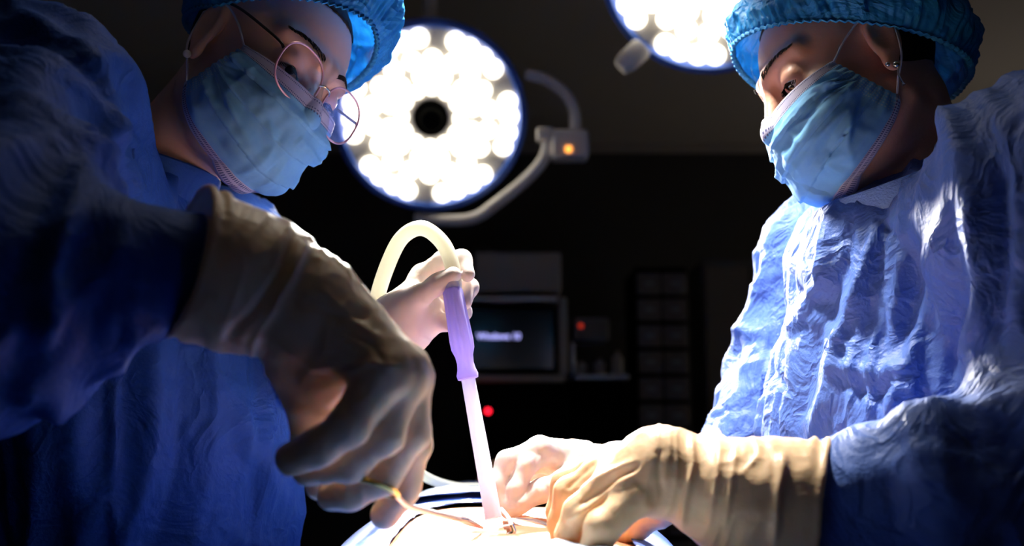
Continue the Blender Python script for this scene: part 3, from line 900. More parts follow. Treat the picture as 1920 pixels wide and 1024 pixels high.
# gloves -----------------------------------------------------------------
def glove(o, name, arm, meta, fingers, m, seed, cuff=None, mk=0.022, h=0.0016, wr=0.0011, wdir=None, extra=None, label=None, kf=0.004, web=0.012, lines=()):
    """arm: chain up the forearm; meta: chains wrist->knuckle; fingers: chains; cuff: (point, axis, radius)"""
    def fn(p):
        d = chain(p, arm, 0.02)
        for c in meta: d = smin(d, chain(p, c, 0.01), mk)
        fd = None
        for c in fingers:
            e = chain(p, c, 0.006)
            fd = e if fd is None else smin(fd, e, kf)
        d = smin(d, fd, web)
        if extra: d = extra(p, d)
        if cuff is not None:
            d = smax(d, (p - cuff[0]) @ cuff[1], 0.002)
            q = p - cuff[0]; t = q @ cuff[1]; rr = np.linalg.norm(q - t[:, None] * cuff[1], axis=1)
            d = smin(d, np.hypot(rr - cuff[2], t) - 0.0026, 0.003)
            d = smin(d, np.hypot(rr - cuff[2] + .0006, t + 0.011) - 0.0022, 0.004)
        return d
    pts = [q[0] for c in [arm] + meta + fingers for q in c]
    lo, hi = grow(pts, 0.065)
    w0 = np.array(arm[-1][0]); ax = np.array(arm[-1][0]) - np.array(arm[0][0]); ax /= np.linalg.norm(ax)
    def disp(V, N):
        q = V - w0; t = q @ ax; rad = q - t[:, None] * ax
        wt = np.exp(-(t / 0.075) ** 2)
        p = np.stack([t * 85, rad[:, 0] * 14, rad[:, 2] * 14], 1) + noise3(V * 28, seed)[:, None] * 0.9
        hgt = wr * wt * ridge(p, seed) + wr * 0.45 * ridge(V * 42, seed + 1) + wr * .25 * ridge(V * 90, seed + 2)
        if lines: hgt = hgt + creases(V, N, lines)
        return N * hgt[:, None]
    me, V, Q = sdf_mesh(name, fn, lo, hi, h, smooth_it=1, disp=disp)
    g = link(name, me, m, o)
    if label: g['label'] = label
    return g

# --- the surgeon with glasses (A)
DA = 0.04
neckA = np.array([-0.425, 1.075, 1.415])
shRA = P(60, 240, 0.88); elRA = P(-110, 535, 0.655); wrRA = P(530, 550, 0.67 + DA); cuRA = P(345, 490, 0.66 + DA)
shLA = np.array([-0.37, 1.27, 1.40]); elLA = P(470, 700, 1.17); wrLA = P(722, 655, 1.03)
torsoA = [((-0.43, 1.12, 1.27), (0.115, 0.16, 0.20)), ((-0.46, 1.15, 1.02), (0.12, 0.15, 0.16)),
          (neckA + [0, 0, -0.03], shRA + [-.0, .03, -.0], 0.06, 0.055), (neckA + [0, 0, -0.03], shLA, 0.06, 0.055)]
legsA = [[((-0.48, 1.06, 0.95), 0.09), ((-0.50, 1.05, 0.5), 0.06), ((-0.52, 1.06, 0.09), 0.04), ((-0.42, 1.04, 0.035), 0.035)],
         [((-0.50, 1.26, 0.95), 0.09), ((-0.52, 1.27, 0.5), 0.06), ((-0.54, 1.28, 0.09), 0.04), ((-0.44, 1.26, 0.035), 0.035)]]
PA, fA = body('person', CA, RA, neckA, torsoA,
              [[(shRA, .05), (elRA, .036), (cuRA, .028), (wrRA, .026)], [(shLA, .05), (elLA, .038), (wrLA, .026)]], legsA, M['skinA'],
              'person in round rose glasses, blue cap and mask, bending with gold-handled instrument')
face_parts(PA, CA, RA, M['skinA'])
hair_part(PA, CA, RA)
mask_part(PA, CA, RA, 3)
cap_part(PA, CA, RA, lambda ph: 0.015 + 0.014 * np.clip(np.cos(ph + 0.35), 0, 1) ** 1.2, 5, zoff=0.016, tilt=0.016, back=0.040)


def glasses(o, C, R):
    X = loc2w(C, R)
    def rim(sx, rr, tube_r):
        pts = []
        for k in range(72):
            a = 2 * math.pi * k / 72; ex = 0.82
            lx = rr * math.copysign(abs(math.cos(a)) ** ex, math.cos(a)) * 1.04; lz = rr * 0.93 * math.copysign(abs(math.sin(a)) ** ex, math.sin(a))
            x = 0.0360 * sx + lx; pts.append((x, 0.1075 - 0.16 * abs(x) ** 1.4 - 0.22 * (lz), 0.013 + lz))
        return pts
    root = MB()
    for sx in (1, -1): root.tube(rim(sx, 0.0285, 1), 0.00115, 10, closed=True)
    fr = root.build('glasses', M['pink'], o, X=X)
    for sx in (1, -1):
        p = rim(sx, 0.0281, 1); c = np.mean(p, axis=0); b = MB(); V = []; Fs = []; n = len(p)
        for off in (-0.0006, 0.0006):
            V.append(c + [0, off + 0.0009, 0])
            for q in p: V.append(np.array(q) + [0, off, 0])
        for k in range(n):
            j = (k + 1) % n
            Fs += [(0, 1 + k, 1 + j), (n + 1, n + 2 + j, n + 2 + k), (1 + k, n + 2 + k, n + 2 + j, 1 + j)]
        b.add(V, Fs).build('lens', M['lens'], fr, X=X)
        MB().tube(catmull([(0.0655 * sx, 0.101, 0.020), (0.070 * sx, 0.096, 0.023), (0.076 * sx, 0.07, 0.027), (0.0805 * sx, 0.02, 0.033), (0.081 * sx, -0.012, 0.030), (0.080 * sx, -0.028, 0.012)], 8), 0.0016, 10, flat=0.6).build('temple_arm', M['dark'], fr, X=X)
        MB().tube(catmull([(0.012 * sx, 0.1025, 0.011), (0.0095 * sx, 0.098, 0.006), (0.0098 * sx, 0.0965, 0.001)], 6), 0.0006, 6).ball((0.0098 * sx, 0.0965, -0.001), (0.0022, 0.0022, 0.0045), 10, 8).build('nose_pad', M['silver'], fr, X=X)
    MB().tube(catmull([(-0.0085, 0.1060, 0.019), (-0.004, 0.1085, 0.022), (0.004, 0.1085, 0.022), (0.0085, 0.1060, 0.019)], 6), 0.0013, 8).build('bridge', M['silver'], fr, X=X)


glasses(PA, CA, RA)
MB().ball((0.0835, 0.006, -0.036), 0.0042, 18, 12).build('earring', M['pearl'], PA, X=loc2w(CA, RA))


def fnGA(p):
    d = ell(p, (-0.425, 1.13, 1.25), (0.155, 0.20, 0.21))
    d = smin(d, cone(p, (-0.43, 1.15, 1.13), (-0.47, 1.15, 0.45), 0.175, 0.21), 0.08)
    d = smin(d, cone(p, neckA + [0, 0, -0.055], shRA, 0.068, 0.085), 0.07)
    d = smin(d, cone(p, neckA + [0, 0, -0.055], shLA, 0.068, 0.075), 0.05)
    d = smin(d, cone(p, CA + RA @ np.array([0, -0.035, -0.165]), neckA + [0.02, 0, -0.05], 0.060, 0.075), 0.03)
    d = smax(d, -(p[:, 2] - 0.3), 0.01)
    ar = smin(cone(p, shRA, elRA, 0.088, 0.080), cone(p, elRA, cuRA + (wrRA - cuRA) * 0.15, 0.080, 0.037), 0.05)
    ar = smin(ar, cone(p, elRA * .6 + cuRA * .4 - [0, 0, .018], cuRA * .68 + elRA * .32 - [0, 0, .012], 0.060, 0.042), 0.03)
    d = smin(d, ar, 0.035)
    al = smin(cone(p, shLA, elLA, 0.075, 0.06), cone(p, elLA, wrLA * .85 + elLA * .15, 0.06, 0.042), 0.04)
    return smin(d, al, 0.03)


def dispGA(V, N):
    h = radial_folds(V, neckA, 11, 6, 0.012) + crumple(V, 21, 0.0022)
    h = h + arm_folds(V, shRA, elRA, 31, 0.012, 20) + arm_folds(V, elRA, cuRA, 33, 0.011, 22)
    h = h + creases(V, N, [([(330, 300), (300, 400), (255, 520), (240, 640)], 16, 0.010), ([(230, 210), (160, 320), (80, 520), (70, 640)], 22, 0.012), ([(270, 270), (230, 380), (215, 560), (190, 660)], 14, 0.007), ([(0, 20), (110, 100), (200, 190)], 16, 0.008),
                           ([(350, 420), (300, 520), (290, 600)], 12, 0.007), ([(400, 690), (470, 850), (560, 1000)], 26, 0.008), ([(213, 700), (216, 1000)], 6, 0.006)])
    h = h * np.clip((np.linalg.norm(V - cuRA, axis=1) - 0.045) / 0.06, 0.08, 1)
    return N * h[:, None]


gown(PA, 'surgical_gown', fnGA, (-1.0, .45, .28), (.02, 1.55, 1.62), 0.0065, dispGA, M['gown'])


def collar(o, C, R, c, n, r1, r2, m, hgt=0.022):
    n = np.array(n, float); n /= np.linalg.norm(n)
    b = MB().lathe([(1, -hgt), (1.02, 0), (1.0, hgt * .9), (0.97, hgt), (0.95, hgt * .8), (0.96, -hgt), (1, -hgt)], (0, 0, 0), (0, 0, 1), 64)
    x = np.cross(n, [0, 1, 0.0]); x /= np.linalg.norm(x); y = np.cross(n, x)
    return b.build('collar_band', m, o, X=lambda V: np.outer(V[:, 0] * r1, x) + np.outer(V[:, 1] * r2, y) + np.outer(V[:, 2], n) + c)


collar(PA, CA, RA, CA + RA @ np.array([0, -0.030, -0.158]), (0.25, 0.0, 1), 0.072, 0.070, M['gown'], 0.02)

for pts in ([(150, 215, .93), (160, 165, .95), (186, 150, .95), (206, 170, .95), (208, 235, .93)], [(208, 240, .93), (228, 205, .95), (240, 180, .95), (222, 160, .95), (212, 200, .94)], [(212, 235, .93), (236, 262, .91), (238, 300, .88)]):
    MB().tube(catmull([P(*q) for q in pts], 6), 0.0065, 10, flat=0.25, up=[1, 0, 0]).build('gown_tie', M['gown'], PA)
G = lambda a, b, d, r: px(a, b, d + DA, r)
armG1 = [G(352, 488, .66, 136), G(430, 520, .665, 124), G(500, 540, .67, 110), G(545, 560, .67, 98)]
ax1 = -.95 * RT + .30 * UP - .58 * FW; ax1 /= np.linalg.norm(ax1)
wr1 = G(590, 590, .67, 84)
metaG1 = [[wr1, G(722, 700, .635, 47)], [wr1, G(757, 700, .648, 45)], [wr1, G(766, 706, .668, 42)], [wr1, G(763, 690, .69, 38)],
          [wr1, G(612, 700, .672, 50), G(606, 752, .68, 30)], [G(555, 590, .68, 70), G(562, 680, .685, 56), G(575, 740, .69, 42)]]
fingG1 = [[G(722, 700, .635, 46), G(655, 798, .62, 38), G(600, 838, .618, 34), G(548, 861, .62, 30)],
          [G(757, 700, .648, 44), G(722, 812, .642, 37), G(655, 866, .645, 35), G(578, 884, .65, 27)],
          [G(768, 708, .668, 42), G(770, 812, .668, 35), G(716, 893, .668, 34), G(655, 922, .67, 32), G(622, 930, .675, 26)],
          [G(765, 690, .69, 40), G(776, 835, .695, 31), G(757, 915, .70, 30), G(722, 966, .70, 26)],
          [G(575, 740, .69, 42), G(585, 830, .70, 33), G(602, 912, .705, 29)]]
glove(PA, 'surgical_glove', armG1, metaG1, fingG1, M['glove'], 7, cuff=(armG1[0][0], ax1, armG1[0][1] + 0.0018), wr=0.0013, kf=0.0015, mk=0.015, web=0.007,
      lines=[([(555, 440), (520, 520), (470, 590), (430, 630)], 9, -0.0035), ([(575, 450), (548, 520), (500, 600)], 9, 0.003), ([(600, 540), (660, 600), (720, 640)], 7, .0012), ([(640, 700), (700, 680), (745, 690)], 7, 0.0015), ([(520, 640), (590, 690), (640, 680)], 8, .0015),
             ([(640, 620), (700, 650), (730, 700)], 6, -.0012), ([(560, 560), (620, 590), (690, 600)], 6, -.001)])
armG4 = [px(690, 690, 1.05, 40), px(735, 632, 1.01, 42), px(752, 612, 1.0, 42)]
metaG4 = [[px(752, 605, 1.0, 40), px(790, 518, 1.015, 19)], [px(752, 605, 1.0, 40), px(808, 556, 1.025, 22)], [px(752, 612, 1.0, 40), px(815, 590, 1.02, 26)], [px(740, 605, .995, 32), px(765, 572, .98, 24)]]
fingG4 = [[px(790, 518, 1.015, 19), px(833, 487, 1.005, 16.5), px(866, 487, .985, 17), px(876, 515, .972, 14)],
          [px(808, 556, 1.025, 20), px(852, 535, 1.02, 17), px(880, 540, .99, 16), px(871, 568, .972, 13.5)],
          [px(815, 590, 1.02, 22), px(850, 578, 1.015, 18), px(868, 585, .99, 15), px(858, 603, .975, 13)],
          [px(810, 605, 1.0, 20), px(838, 605, .995, 15), px(851, 610, .98, 12)],
          [px(765, 572, .98, 24), px(786, 556, .972, 20), px(822, 532, .966, 18), px(850, 515, .962, 15)]]
glove(PA, 'surgical_glove', armG4, metaG4, fingG4, M['gloveW'], 17, wr=0.0007, h=0.0017, kf=0.002, web=0.008, label='pale glove on the hand pinching the glowing tube')

# --- the surgeon leaning in from the other side (B)
neckB = np.array([0.452, 1.065, 1.425])
shNB = P(1945, 375, 0.87); elNB = P(2150, 850, 0.76); wrNB = P(1300, 900, 0.80); cuNB = P(1542, 955, 0.79)
shFB = P(1580, 480, 1.24); elFB = P(1475, 750, 1.22); wrFB = P(1160, 880, 1.06)
torsoB = [((0.475, 1.06, 1.24), (0.11, 0.16, 0.19)), ((0.49, 1.08, 1.0), (0.12, 0.15, 0.16)),
          (neckB + [0, 0, -0.03], shNB + [0, 0.03, 0], 0.06, 0.055), (neckB + [0, 0, -0.03], shFB, 0.06, 0.055)]
legsB = [[((0.50, 0.98, 0.95), 0.09), ((0.52, 0.98, 0.5), 0.06), ((0.54, 0.99, 0.09), 0.04), ((0.44, 0.99, 0.035), 0.035)],
         [((0.50, 1.18, 0.95), 0.09), ((0.52, 1.18, 0.5), 0.06), ((0.54, 1.19, 0.09), 0.04), ((0.44, 1.19, 0.035), 0.035)]]
PB, fB = body('person', CB, RB, neckB, torsoB,
              [[(shNB, .05), (elNB, .036), (cuNB, .028), (wrNB, .026)], [(shFB, .05), (elFB, .036), (P(1345, 842, 1.17), .018), (wrFB, .018)]], legsB, M['skinB'],
              'person without glasses, in blue cap, mask and drop earring, looking down at the field')
face_parts(PB, CB, RB, M['skinB'])
hair_part(PB, CB, RB)
mask_part(PB, CB, RB, 8, 0.010)
cap_part(PB, CB, RB, lambda ph: 0.010 + 0.004 * np.abs(np.sin(ph)), 15, zoff=0.004, tilt=0.020, ry=0.100)
XB = loc2w(CB, RB)
MB().ball((-0.0835, 0.006, -0.034), 0.0036, 14, 10).ball((-0.083, 0.013, -0.030), 0.0026, 12, 8).tube(catmull([(-0.084, 0.006, -0.037), (-0.085, 0.012, -0.046), (-0.085, 0.014, -0.058)], 6), [0.0009] * 12 + [0.0022], 8).build('earring', M['silver'], PB, X=XB)


def fnGB(p):
    d = ell(p, (0.470, 1.06, 1.22), (0.165, 0.20, 0.20))
    d = smin(d, cone(p, (0.475, 1.08, 1.12), (0.50, 1.08, 0.45), 0.180, 0.21), 0.08)
    d = smin(d, cone(p, neckB + [0, 0, -0.045], shNB, 0.072, 0.090), 0.08)
    d = smin(d, cone(p, neckB + [-0.02, 0, -0.06], shFB, 0.080, 0.080), 0.06)
    d = smin(d, cone(p, P(1725, 440, 1.05), P(1700, 500, 1.03), 0.060, 0.10), 0.04)
    d = smax(d, -(p[:, 2] - 0.3), 0.01)
    ar = smin(cone(p, shNB, elNB, 0.092, 0.085), cone(p, elNB, cuNB + (wrNB - cuNB) * 0.18, 0.080, 0.041), 0.05)
    d = smin(d, ar, 0.04)
    al = smin(cone(p, shFB, elFB, 0.080, 0.062), cone(p, elFB, P(1395, 852, 1.18), 0.058, 0.036), 0.03)
    return smin(d, al, 0.03)


FB = [([(1640, 400), (1610, 560), (1560, 760), (1530, 830)], 10, 0.009), ([(1700, 440), (1720, 560), (1690, 700)], 20, -0.007),
      ([(1560, 420), (1545, 540), (1500, 640)], 12, 0.008), ([(1600, 400), (1580, 540), (1540, 690), (1500, 830)], 12, -0.007),
      ([(1760, 400), (1740, 560), (1700, 700), (1670, 810)], 16, 0.009), ([(1790, 380), (1800, 560), (1790, 720)], 12, -0.008),
      ([(1830, 360), (1850, 560), (1840, 700)], 14, 0.010), ([(1570, 690), (1640, 700), (1690, 690)], 12, 0.006), ([(1590, 720), (1650, 745), (1720, 700)], 10, -0.006),
      ([(1640, 410), (1680, 450), (1690, 480)], 7, -0.005), ([(1880, 300), (1895, 480), (1880, 640)], 14, -0.010), ([(1450, 650), (1470, 700), (1500, 740)], 8, -0.006), ([(1510, 540), (1540, 560), (1570, 570)], 7, -0.005)]


def dispGB(V, N):
    h = radial_folds(V, neckB, 41, 9, 0.013) + crumple(V, 51, 0.0040, (12, 12, 7))
    h = h + arm_folds(V, shFB, elFB, 61, 0.007, 20) + arm_folds(V, elNB, cuNB, 63, 0.006, 14) + arm_folds(V, elFB, wrFB, 65, .006, 22, .12)
    h = h + creases(V, N, FB)
    h = h * np.clip((np.linalg.norm(V - cuNB, axis=1) - 0.045) / 0.06, 0.08, 1)
    return N * h[:, None]


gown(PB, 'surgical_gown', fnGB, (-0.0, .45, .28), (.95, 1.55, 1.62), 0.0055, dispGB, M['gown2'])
collar(PB, CB, RB, P(1702, 376, 1.02), (-0.40, -0.14, 1), 0.073, 0.071, M['collar'], 0.028)

for pts in ([(1888, 250, .93), (1878, 200, .93), (1884, 158, .94), (1892, 150, .94), (1898, 190, .94), (1900, 262, .92)], [(1905, 240, .91), (1918, 205, .91), (1935, 196, .91), (1930, 232, .90), (1908, 262, .90)]):
    MB().tube(catmull([P(*q) for q in pts], 6), 0.0055, 10, flat=0.25, up=[1, 0, 0]).build('gown_tie', M['gown2'], PB)
armG2 = [px(1542, 955, .79, 124), px(1460, 945, .79, 112), px(1380, 935, .79, 98), px(1300, 906, .795, 84)]
ax2 = .99 * RT - .09 * UP - .38 * FW; ax2 /= np.linalg.norm(ax2)
wr2 = px(1235, 884, .80, 70)
metaG2 = [[wr2, px(1122, 884, .85, 32)], [wr2, px(1130, 893, .825, 34)], [wr2, px(1150, 910, .80, 36)], [wr2, px(1185, 930, .78, 34)], [px(1260, 900, .83, 60), px(1235, 950, .87, 34)]]
fingG2 = [[px(1120, 884, .85, 32), px(1060, 905, .86, 24), px(1046, 960, .86, 21), px(1050, 1005, .86, 18)],
          [px(1130, 892, .825, 33), px(1066, 925, .83, 26), px(1052, 980, .83, 23), px(1060, 1030, .83, 19)],
          [px(1160, 910, .795, 33), px(1085, 960, .79, 27), px(1066, 1005, .79, 24), px(1080, 1050, .80, 20)],
          [px(1190, 935, .775, 33), px(1128, 990, .765, 30), px(1112, 1035, .77, 26), px(1118, 1065, .78, 21)],
          [px(1235, 950, .87, 34), px(1195, 982, .885, 28), px(1150, 1000, .89, 22)]]
glove(PB, 'surgical_glove', armG2, metaG2, fingG2, M['glove'], 27, cuff=(armG2[0][0], ax2, armG2[0][1] + 0.0018), wr=0.0013, kf=0.0015, mk=0.014, web=0.008,
      lines=[([(1296, 815), (1300, 870), (1285, 940), (1280, 990)], 7, 0.003), ([(1235, 840), (1235, 880), (1240, 930)], 7, -0.002), ([(1350, 830), (1345, 900), (1330, 990)], 6, .0015), ([(1380, 840), (1370, 920), (1360, 1000)], 6, .0015),
             ([(1470, 850), (1460, 920), (1450, 1020)], 9, 0.003), ([(1190, 865), (1130, 895), (1080, 925)], 7, .003), ([(1200, 885), (1140, 925), (1070, 975)], 7, .003), ([(1195, 875), (1140, 908), (1085, 950)], 6, -.003), ([(1120, 865), (1085, 895), (1060, 920)], 6, -.002)])
armG3 = [px(1370, 845, 1.17, 36), px(1160, 872, 1.06, 35), px(1100, 868, 1.02, 35)]
metaG3 = [[px(1080, 866, 1.01, 34), px(1012, 842, .99, 23)], [px(1080, 868, 1.01, 34), px(1020, 850, 1.01, 24)], [px(1080, 872, 1.01, 34), px(1040, 872, 1.03, 24)], [px(1090, 884, 1.0, 28), px(1062, 902, .975, 21)]]
fingG3 = [[px(1012, 842, .985, 22), px(950, 864, .97, 18), px(930, 908, .96, 16), px(938, 948, .952, 13)],
          [px(1020, 850, .99, 22), px(985, 872, .97, 20), px(966, 918, .958, 17), px(952, 955, .952, 13)],
          [px(1028, 862, 1.02, 22), px(965, 880, 1.01, 18), px(944, 915, 1.0, 15), px(946, 945, .99, 12)],
          [px(1040, 872, 1.04, 21), px(990, 895, 1.04, 17), px(968, 925, 1.03, 14), px(964, 942, 1.02, 12)],
          [px(1062, 902, .975, 21), px(1015, 920, .965, 21), px(972, 945, .955, 18), px(952, 960, .953, 13)]]
glove(PB, 'surgical_glove', armG3, metaG3, fingG3, M['gloveW'], 37, wr=0.0008, h=0.0017, kf=0.0015, web=0.006, mk=0.012, label='white glove on the far hand pinching beside the tube tip',
      lines=[([(1000, 905), (1020, 935)], 5, .001), ([(1015, 900), (1035, 930)], 5, -.001), ([(1012, 822), (1010, 850), (1000, 880)], 4, -.0008)])

# ---------------------------------------------------------------- table, patient, drapes
PCX = -0.005


def belly(x, y):
    """height of the patient's front at floor position x, y"""
    xx = (x - PCX) / 0.21
    s = np.sqrt(np.clip(1 - np.abs(xx) ** 3.5, 0, 1))
    top = 1.088 + 0.012 * np.exp(-((y - 1.15) / 0.25) ** 2) - 0.02 * np.clip((y - 1.4) / 0.5, 0, 1) - 0.03 * np.clip((0.72 - y) / 0.2, 0, 1)
    return 0.955 + (top - 0.955) * s


def op_table():
    r = bpy.data.objects.new('operating_table', None); COL.objects.link(r); r.location = (PCX, 1.35, 0)
    tag(r, 'steel pedestal operating table hidden under the patient and drapes', 'operating table')
    MB().box((0, 0, 0.86), (0.38, 1.9, 0.05), 0.01).build('table_top', M['steelb'], r)
    MB().box((0, 0, 0.902), (0.36, 1.86, 0.040), 0.015).build('mattress', M['grey'], r)
    MB().box((0, 0, 0.45), (0.2, 0.3, 0.78), 0.01).build('column', M['steelb'], r)
    MB().box((0, 0, 0.04), (0.4, 0.9, 0.08), 0.02).build('base', M['steelb'], r)


op_table()


def sdfP(p):
    x = (p[:, 0] - PCX); y = p[:, 1]; z = p[:, 2]
    xx = np.abs(x) / 0.185
    d = ell(p, (PCX, 1.15, 1.0), (0.19, 0.42, 0.105))
    d = smin(d, ell(p, (PCX, 1.45, 1.01), (0.19, 0.28, 0.095)), 0.08)
    d = smin(d, ell(p, (PCX, 0.84, 0.995), (0.17, 0.2, 0.085)), 0.08)
    hf = (z - belly(p[:, 0], y) + 0.010 * np.clip((np.abs(x) - 0.112) / 0.03, 0, 1) + 0.010 * np.clip((0.73 - y) / 0.03, 0, 1) + 0.010 * np.clip((y - 1.11) / 0.03, 0, 1)) * 0.75
    body_ = smax(hf, np.maximum(np.maximum(0.50 - y, y - 1.62), 0.935 - z), 0.03)
    body_ = smax(body_, np.abs(x) - 0.182, 0.02)
    d = body_
    hd = ell(p, (PCX, 2.02, 1.025), (0.075, 0.115, 0.09)); hd = smin(hd, ell(p, (PCX, 1.99, 1.105), (0.014, 0.022, 0.016)), 0.02)
    d = smin(d, cone(p, (PCX, 1.6, 1.0), (PCX, 1.92, 1.0), 0.07, 0.055), 0.06)
    d = smin(d, hd, 0.03)
    inc = ell(p, (P(925, 985, .9)[0] + .004, P(925, 985, .9)[1] + .006, 1.098), (0.030, 0.010, 0.012))
    return smax(d, -inc, 0.006)


me, V, Q = sdf_mesh('patient', sdfP, (-0.25, 0.42, 0.9), (0.25, 2.2, 1.2), 0.012, fine=((-0.12, 0.80, 1.06), (0.12, 1.05, 1.12), 0.0025), smooth_it=1)
PT = link('person', me, M['skinP']); tag(PT, 'patient lying on the table, belly skin bare between bright drapes', 'person')
fz = belly(np.array([FIELD[0]]), np.array([FIELD[1]]))[0]
MB().ball((FIELD[0] + .004, FIELD[1] + .006, fz - 0.010), (0.028, 0.009, 0.007), 24, 12).build('incision', M['wound'], PT)['label'] = 'red opening in the pale skin'


def drape(name, m, x_half, y0, y1, hole, seed, lift, label, step=0.006, amp=0.004, drop=0.62, hem=0.004, xoff=0.0):
    arc = np.arange(-(x_half), x_half + 1e-6, step)
    # profile across: follow the belly, then hang down its sides
    def prof(a):
        s = np.abs(a); k = 0.17
        x = np.where(s < k, s, k + 0.035 * (1 - np.exp(-(s - k) / 0.05)))
        dropz = np.where(s > k, (s - k), 0)
        return np.sign(a) * x, dropz
    ys = np.arange(y0, y1 + 1e-6, step)
    Aa, Yy = np.meshgrid(arc, ys)
    if hole is not None:                                   # slide vertices on to the opening's edge
        hx, hy, ra, rb = hole
        for _ in range(3):
            q = np.sqrt(((Aa - hx) / ra) ** 4 + ((Yy - hy) / rb) ** 4) ** 0.5
            near = np.abs(q - 1) < step / min(ra, rb) * 0.75
            sc = np.where(near, 1 / q, 1); Aa = hx + (Aa - hx) * sc; Yy = hy + (Yy - hy) * sc
        q = np.sqrt(((Aa - hx) / ra) ** 4 + ((Yy - hy) / rb) ** 4) ** 0.5
    else: q = np.full(Aa.shape, 9.0)
    x, dz = prof(Aa); X = PCX + x + xoff
    base = belly(PCX + np.clip(x + xoff, -0.17, 0.17), Yy)
    Z = base - np.clip(dz, 0, None) * 0.98 + lift
    p = np.stack([X.ravel(), Yy.ravel(), Z.ravel()], 1)
    n = np.stack([np.sign(p[:, 0] - PCX) * np.clip(dz.ravel() * 8, 0, 1), 0 * p[:, 0], 1 - np.clip(dz.ravel() * 8, 0, 0.9)], 1); n /= np.linalg.norm(n, axis=1)[:, None]
    f = amp * (1.0 + 2.2 * np.clip(dz.ravel() * 8, 0, 1)) * (0.9 + ridge(np.stack([p[:, 0] * 16 + noise3(p * 9, seed), p[:, 1] * 9, p[:, 2] * 3], 1), seed) + 0.5 * ridge(p * np.array([30, 24, 12]), seed + 1))
    f = np.maximum(f, 0.0005) + hem * np.exp(-((q.ravel() - 1.06) / 0.07) ** 2)
    p = p + n * f[:, None]
    ny, nx = Aa.shape; idx = np.arange(nx * ny).reshape(ny, nx)
    Qd = np.stack([idx[:-1, :-1], idx[:-1, 1:], idx[1:, 1:], idx[1:, :-1]], -1).reshape(-1, 4)
    inside = (q.ravel() < 0.995)
    Qd = Qd[~inside[Qd].any(1)]
    me = np_mesh(name, p, Qd)
    o = link(name, me, m); tag(o, label, 'drape')
    md = o.modifiers.new('thick', 'SOLIDIFY'); md.thickness = 0.0010; md.offset = 1
    return o


drape('surgical_drape', M['drape'], 0.62, 0.46, 1.87, (0.006, 0.920, 0.104, 0.185), 3, 0.0016, 'large blue drape over patient and table, open around the belly', amp=0.0022, hem=0.0)
drape('surgical_towel', M['drapeL'], 0.145, 1.145, 1.28, None, 9, 0.007, 'pale folded towel across the far edge of the drape opening', amp=0.003)
drape('surgical_towel', M['drapeL'], 0.09, 0.66, 0.80, None, 13, 0.006, xoff=0.07, label= 'white towel across the near edge of the drape opening, at the bottom', amp=0.003)

# ---------------------------------------------------------------- tools
tb = catmull([P(852, 548, .965), P(848, 500, .97), P(829, 455, .975), P(791, 428, .98), P(752, 448, .99), P(722, 510, 1.0), P(702, 580, 1.01), P(690, 650, 1.03), P(700, 760, 1.08), P(745, 850, 1.15), P(795, 893, 1.25), P(850, 912, 1.34), P(900, 913, 1.45)], 12)
rad = np.interp(np.arange(len(tb)), [0, 60, 96, 130, len(tb)], [.0075, .0078, .0075, .0060, .0058])
o = MB().tube(tb, rad, 20).build('suction_tube', M['tube'], None)
tag(o, 'glowing clear hose looping up over the raised hand', 'tube')


def wand():
    a = P(848, 541, .962); b = P(878, 712, .945); c = FIELD + np.array([0, 0, 0.006])
    r = bpy.data.objects.new('suction_wand', None); COL.objects.link(r); r.location = c
    tag(r, 'lilac plastic suction wand standing in the opening, hose on top', 'suction wand')
    ax = b - a; L_ = np.linalg.norm(ax); z = ax / L_; x = np.cross(z, [0, 1, 0]); x /= np.linalg.norm(x); y = np.cross(z, x)
    prof = [(0, 0), (.0088, 0), (.0100, .004), (.0102, .03), (.0112, .06), (.0108, .075), (.0088, .082 * 1), (.0078, .1), ]
    s = L_ / 0.090
    prof = [(0.0, 0.0), (.0080, 0.0), (.0092, .003), (.0100, .030), (.0108, .052), (.0104, .060), (.0086, .067), (.0080, .074), (.0088, .080), (.0104, .085), (.0098, .089), (.0070, .090), (0, .090)]
    V = []; seg = 72
    for rr, h in prof:
        for k in range(seg):
            t = 2 * math.pi * k / seg; fl = 1 + (0.07 * math.cos(8 * t) if 0.001 < h < .064 else 0)
            V.append(a - c + z * h * s + rr * fl * (x * math.cos(t) + y * math.sin(t)))
    Fs = [(i * seg + k, i * seg + (k + 1) % seg, (i + 1) * seg + (k + 1) % seg, (i + 1) * seg + k) for i in range(len(prof) - 1) for k in range(seg)]
    MB().add(V, Fs).build('handle', M['wand'], r)
    MB().tube([a - c - z * 0.014, a - c + z * 0.002], [.0072, .0078], 20).build('hose_connector', M['wand2'], r)
    MB().tube(np.linspace(b - c - z * .002, c - c, 12), np.interp(range(12), [0, 11], [.0066, .0078]), 24).build('suction_pipe', M['wand2'], r)


wand()


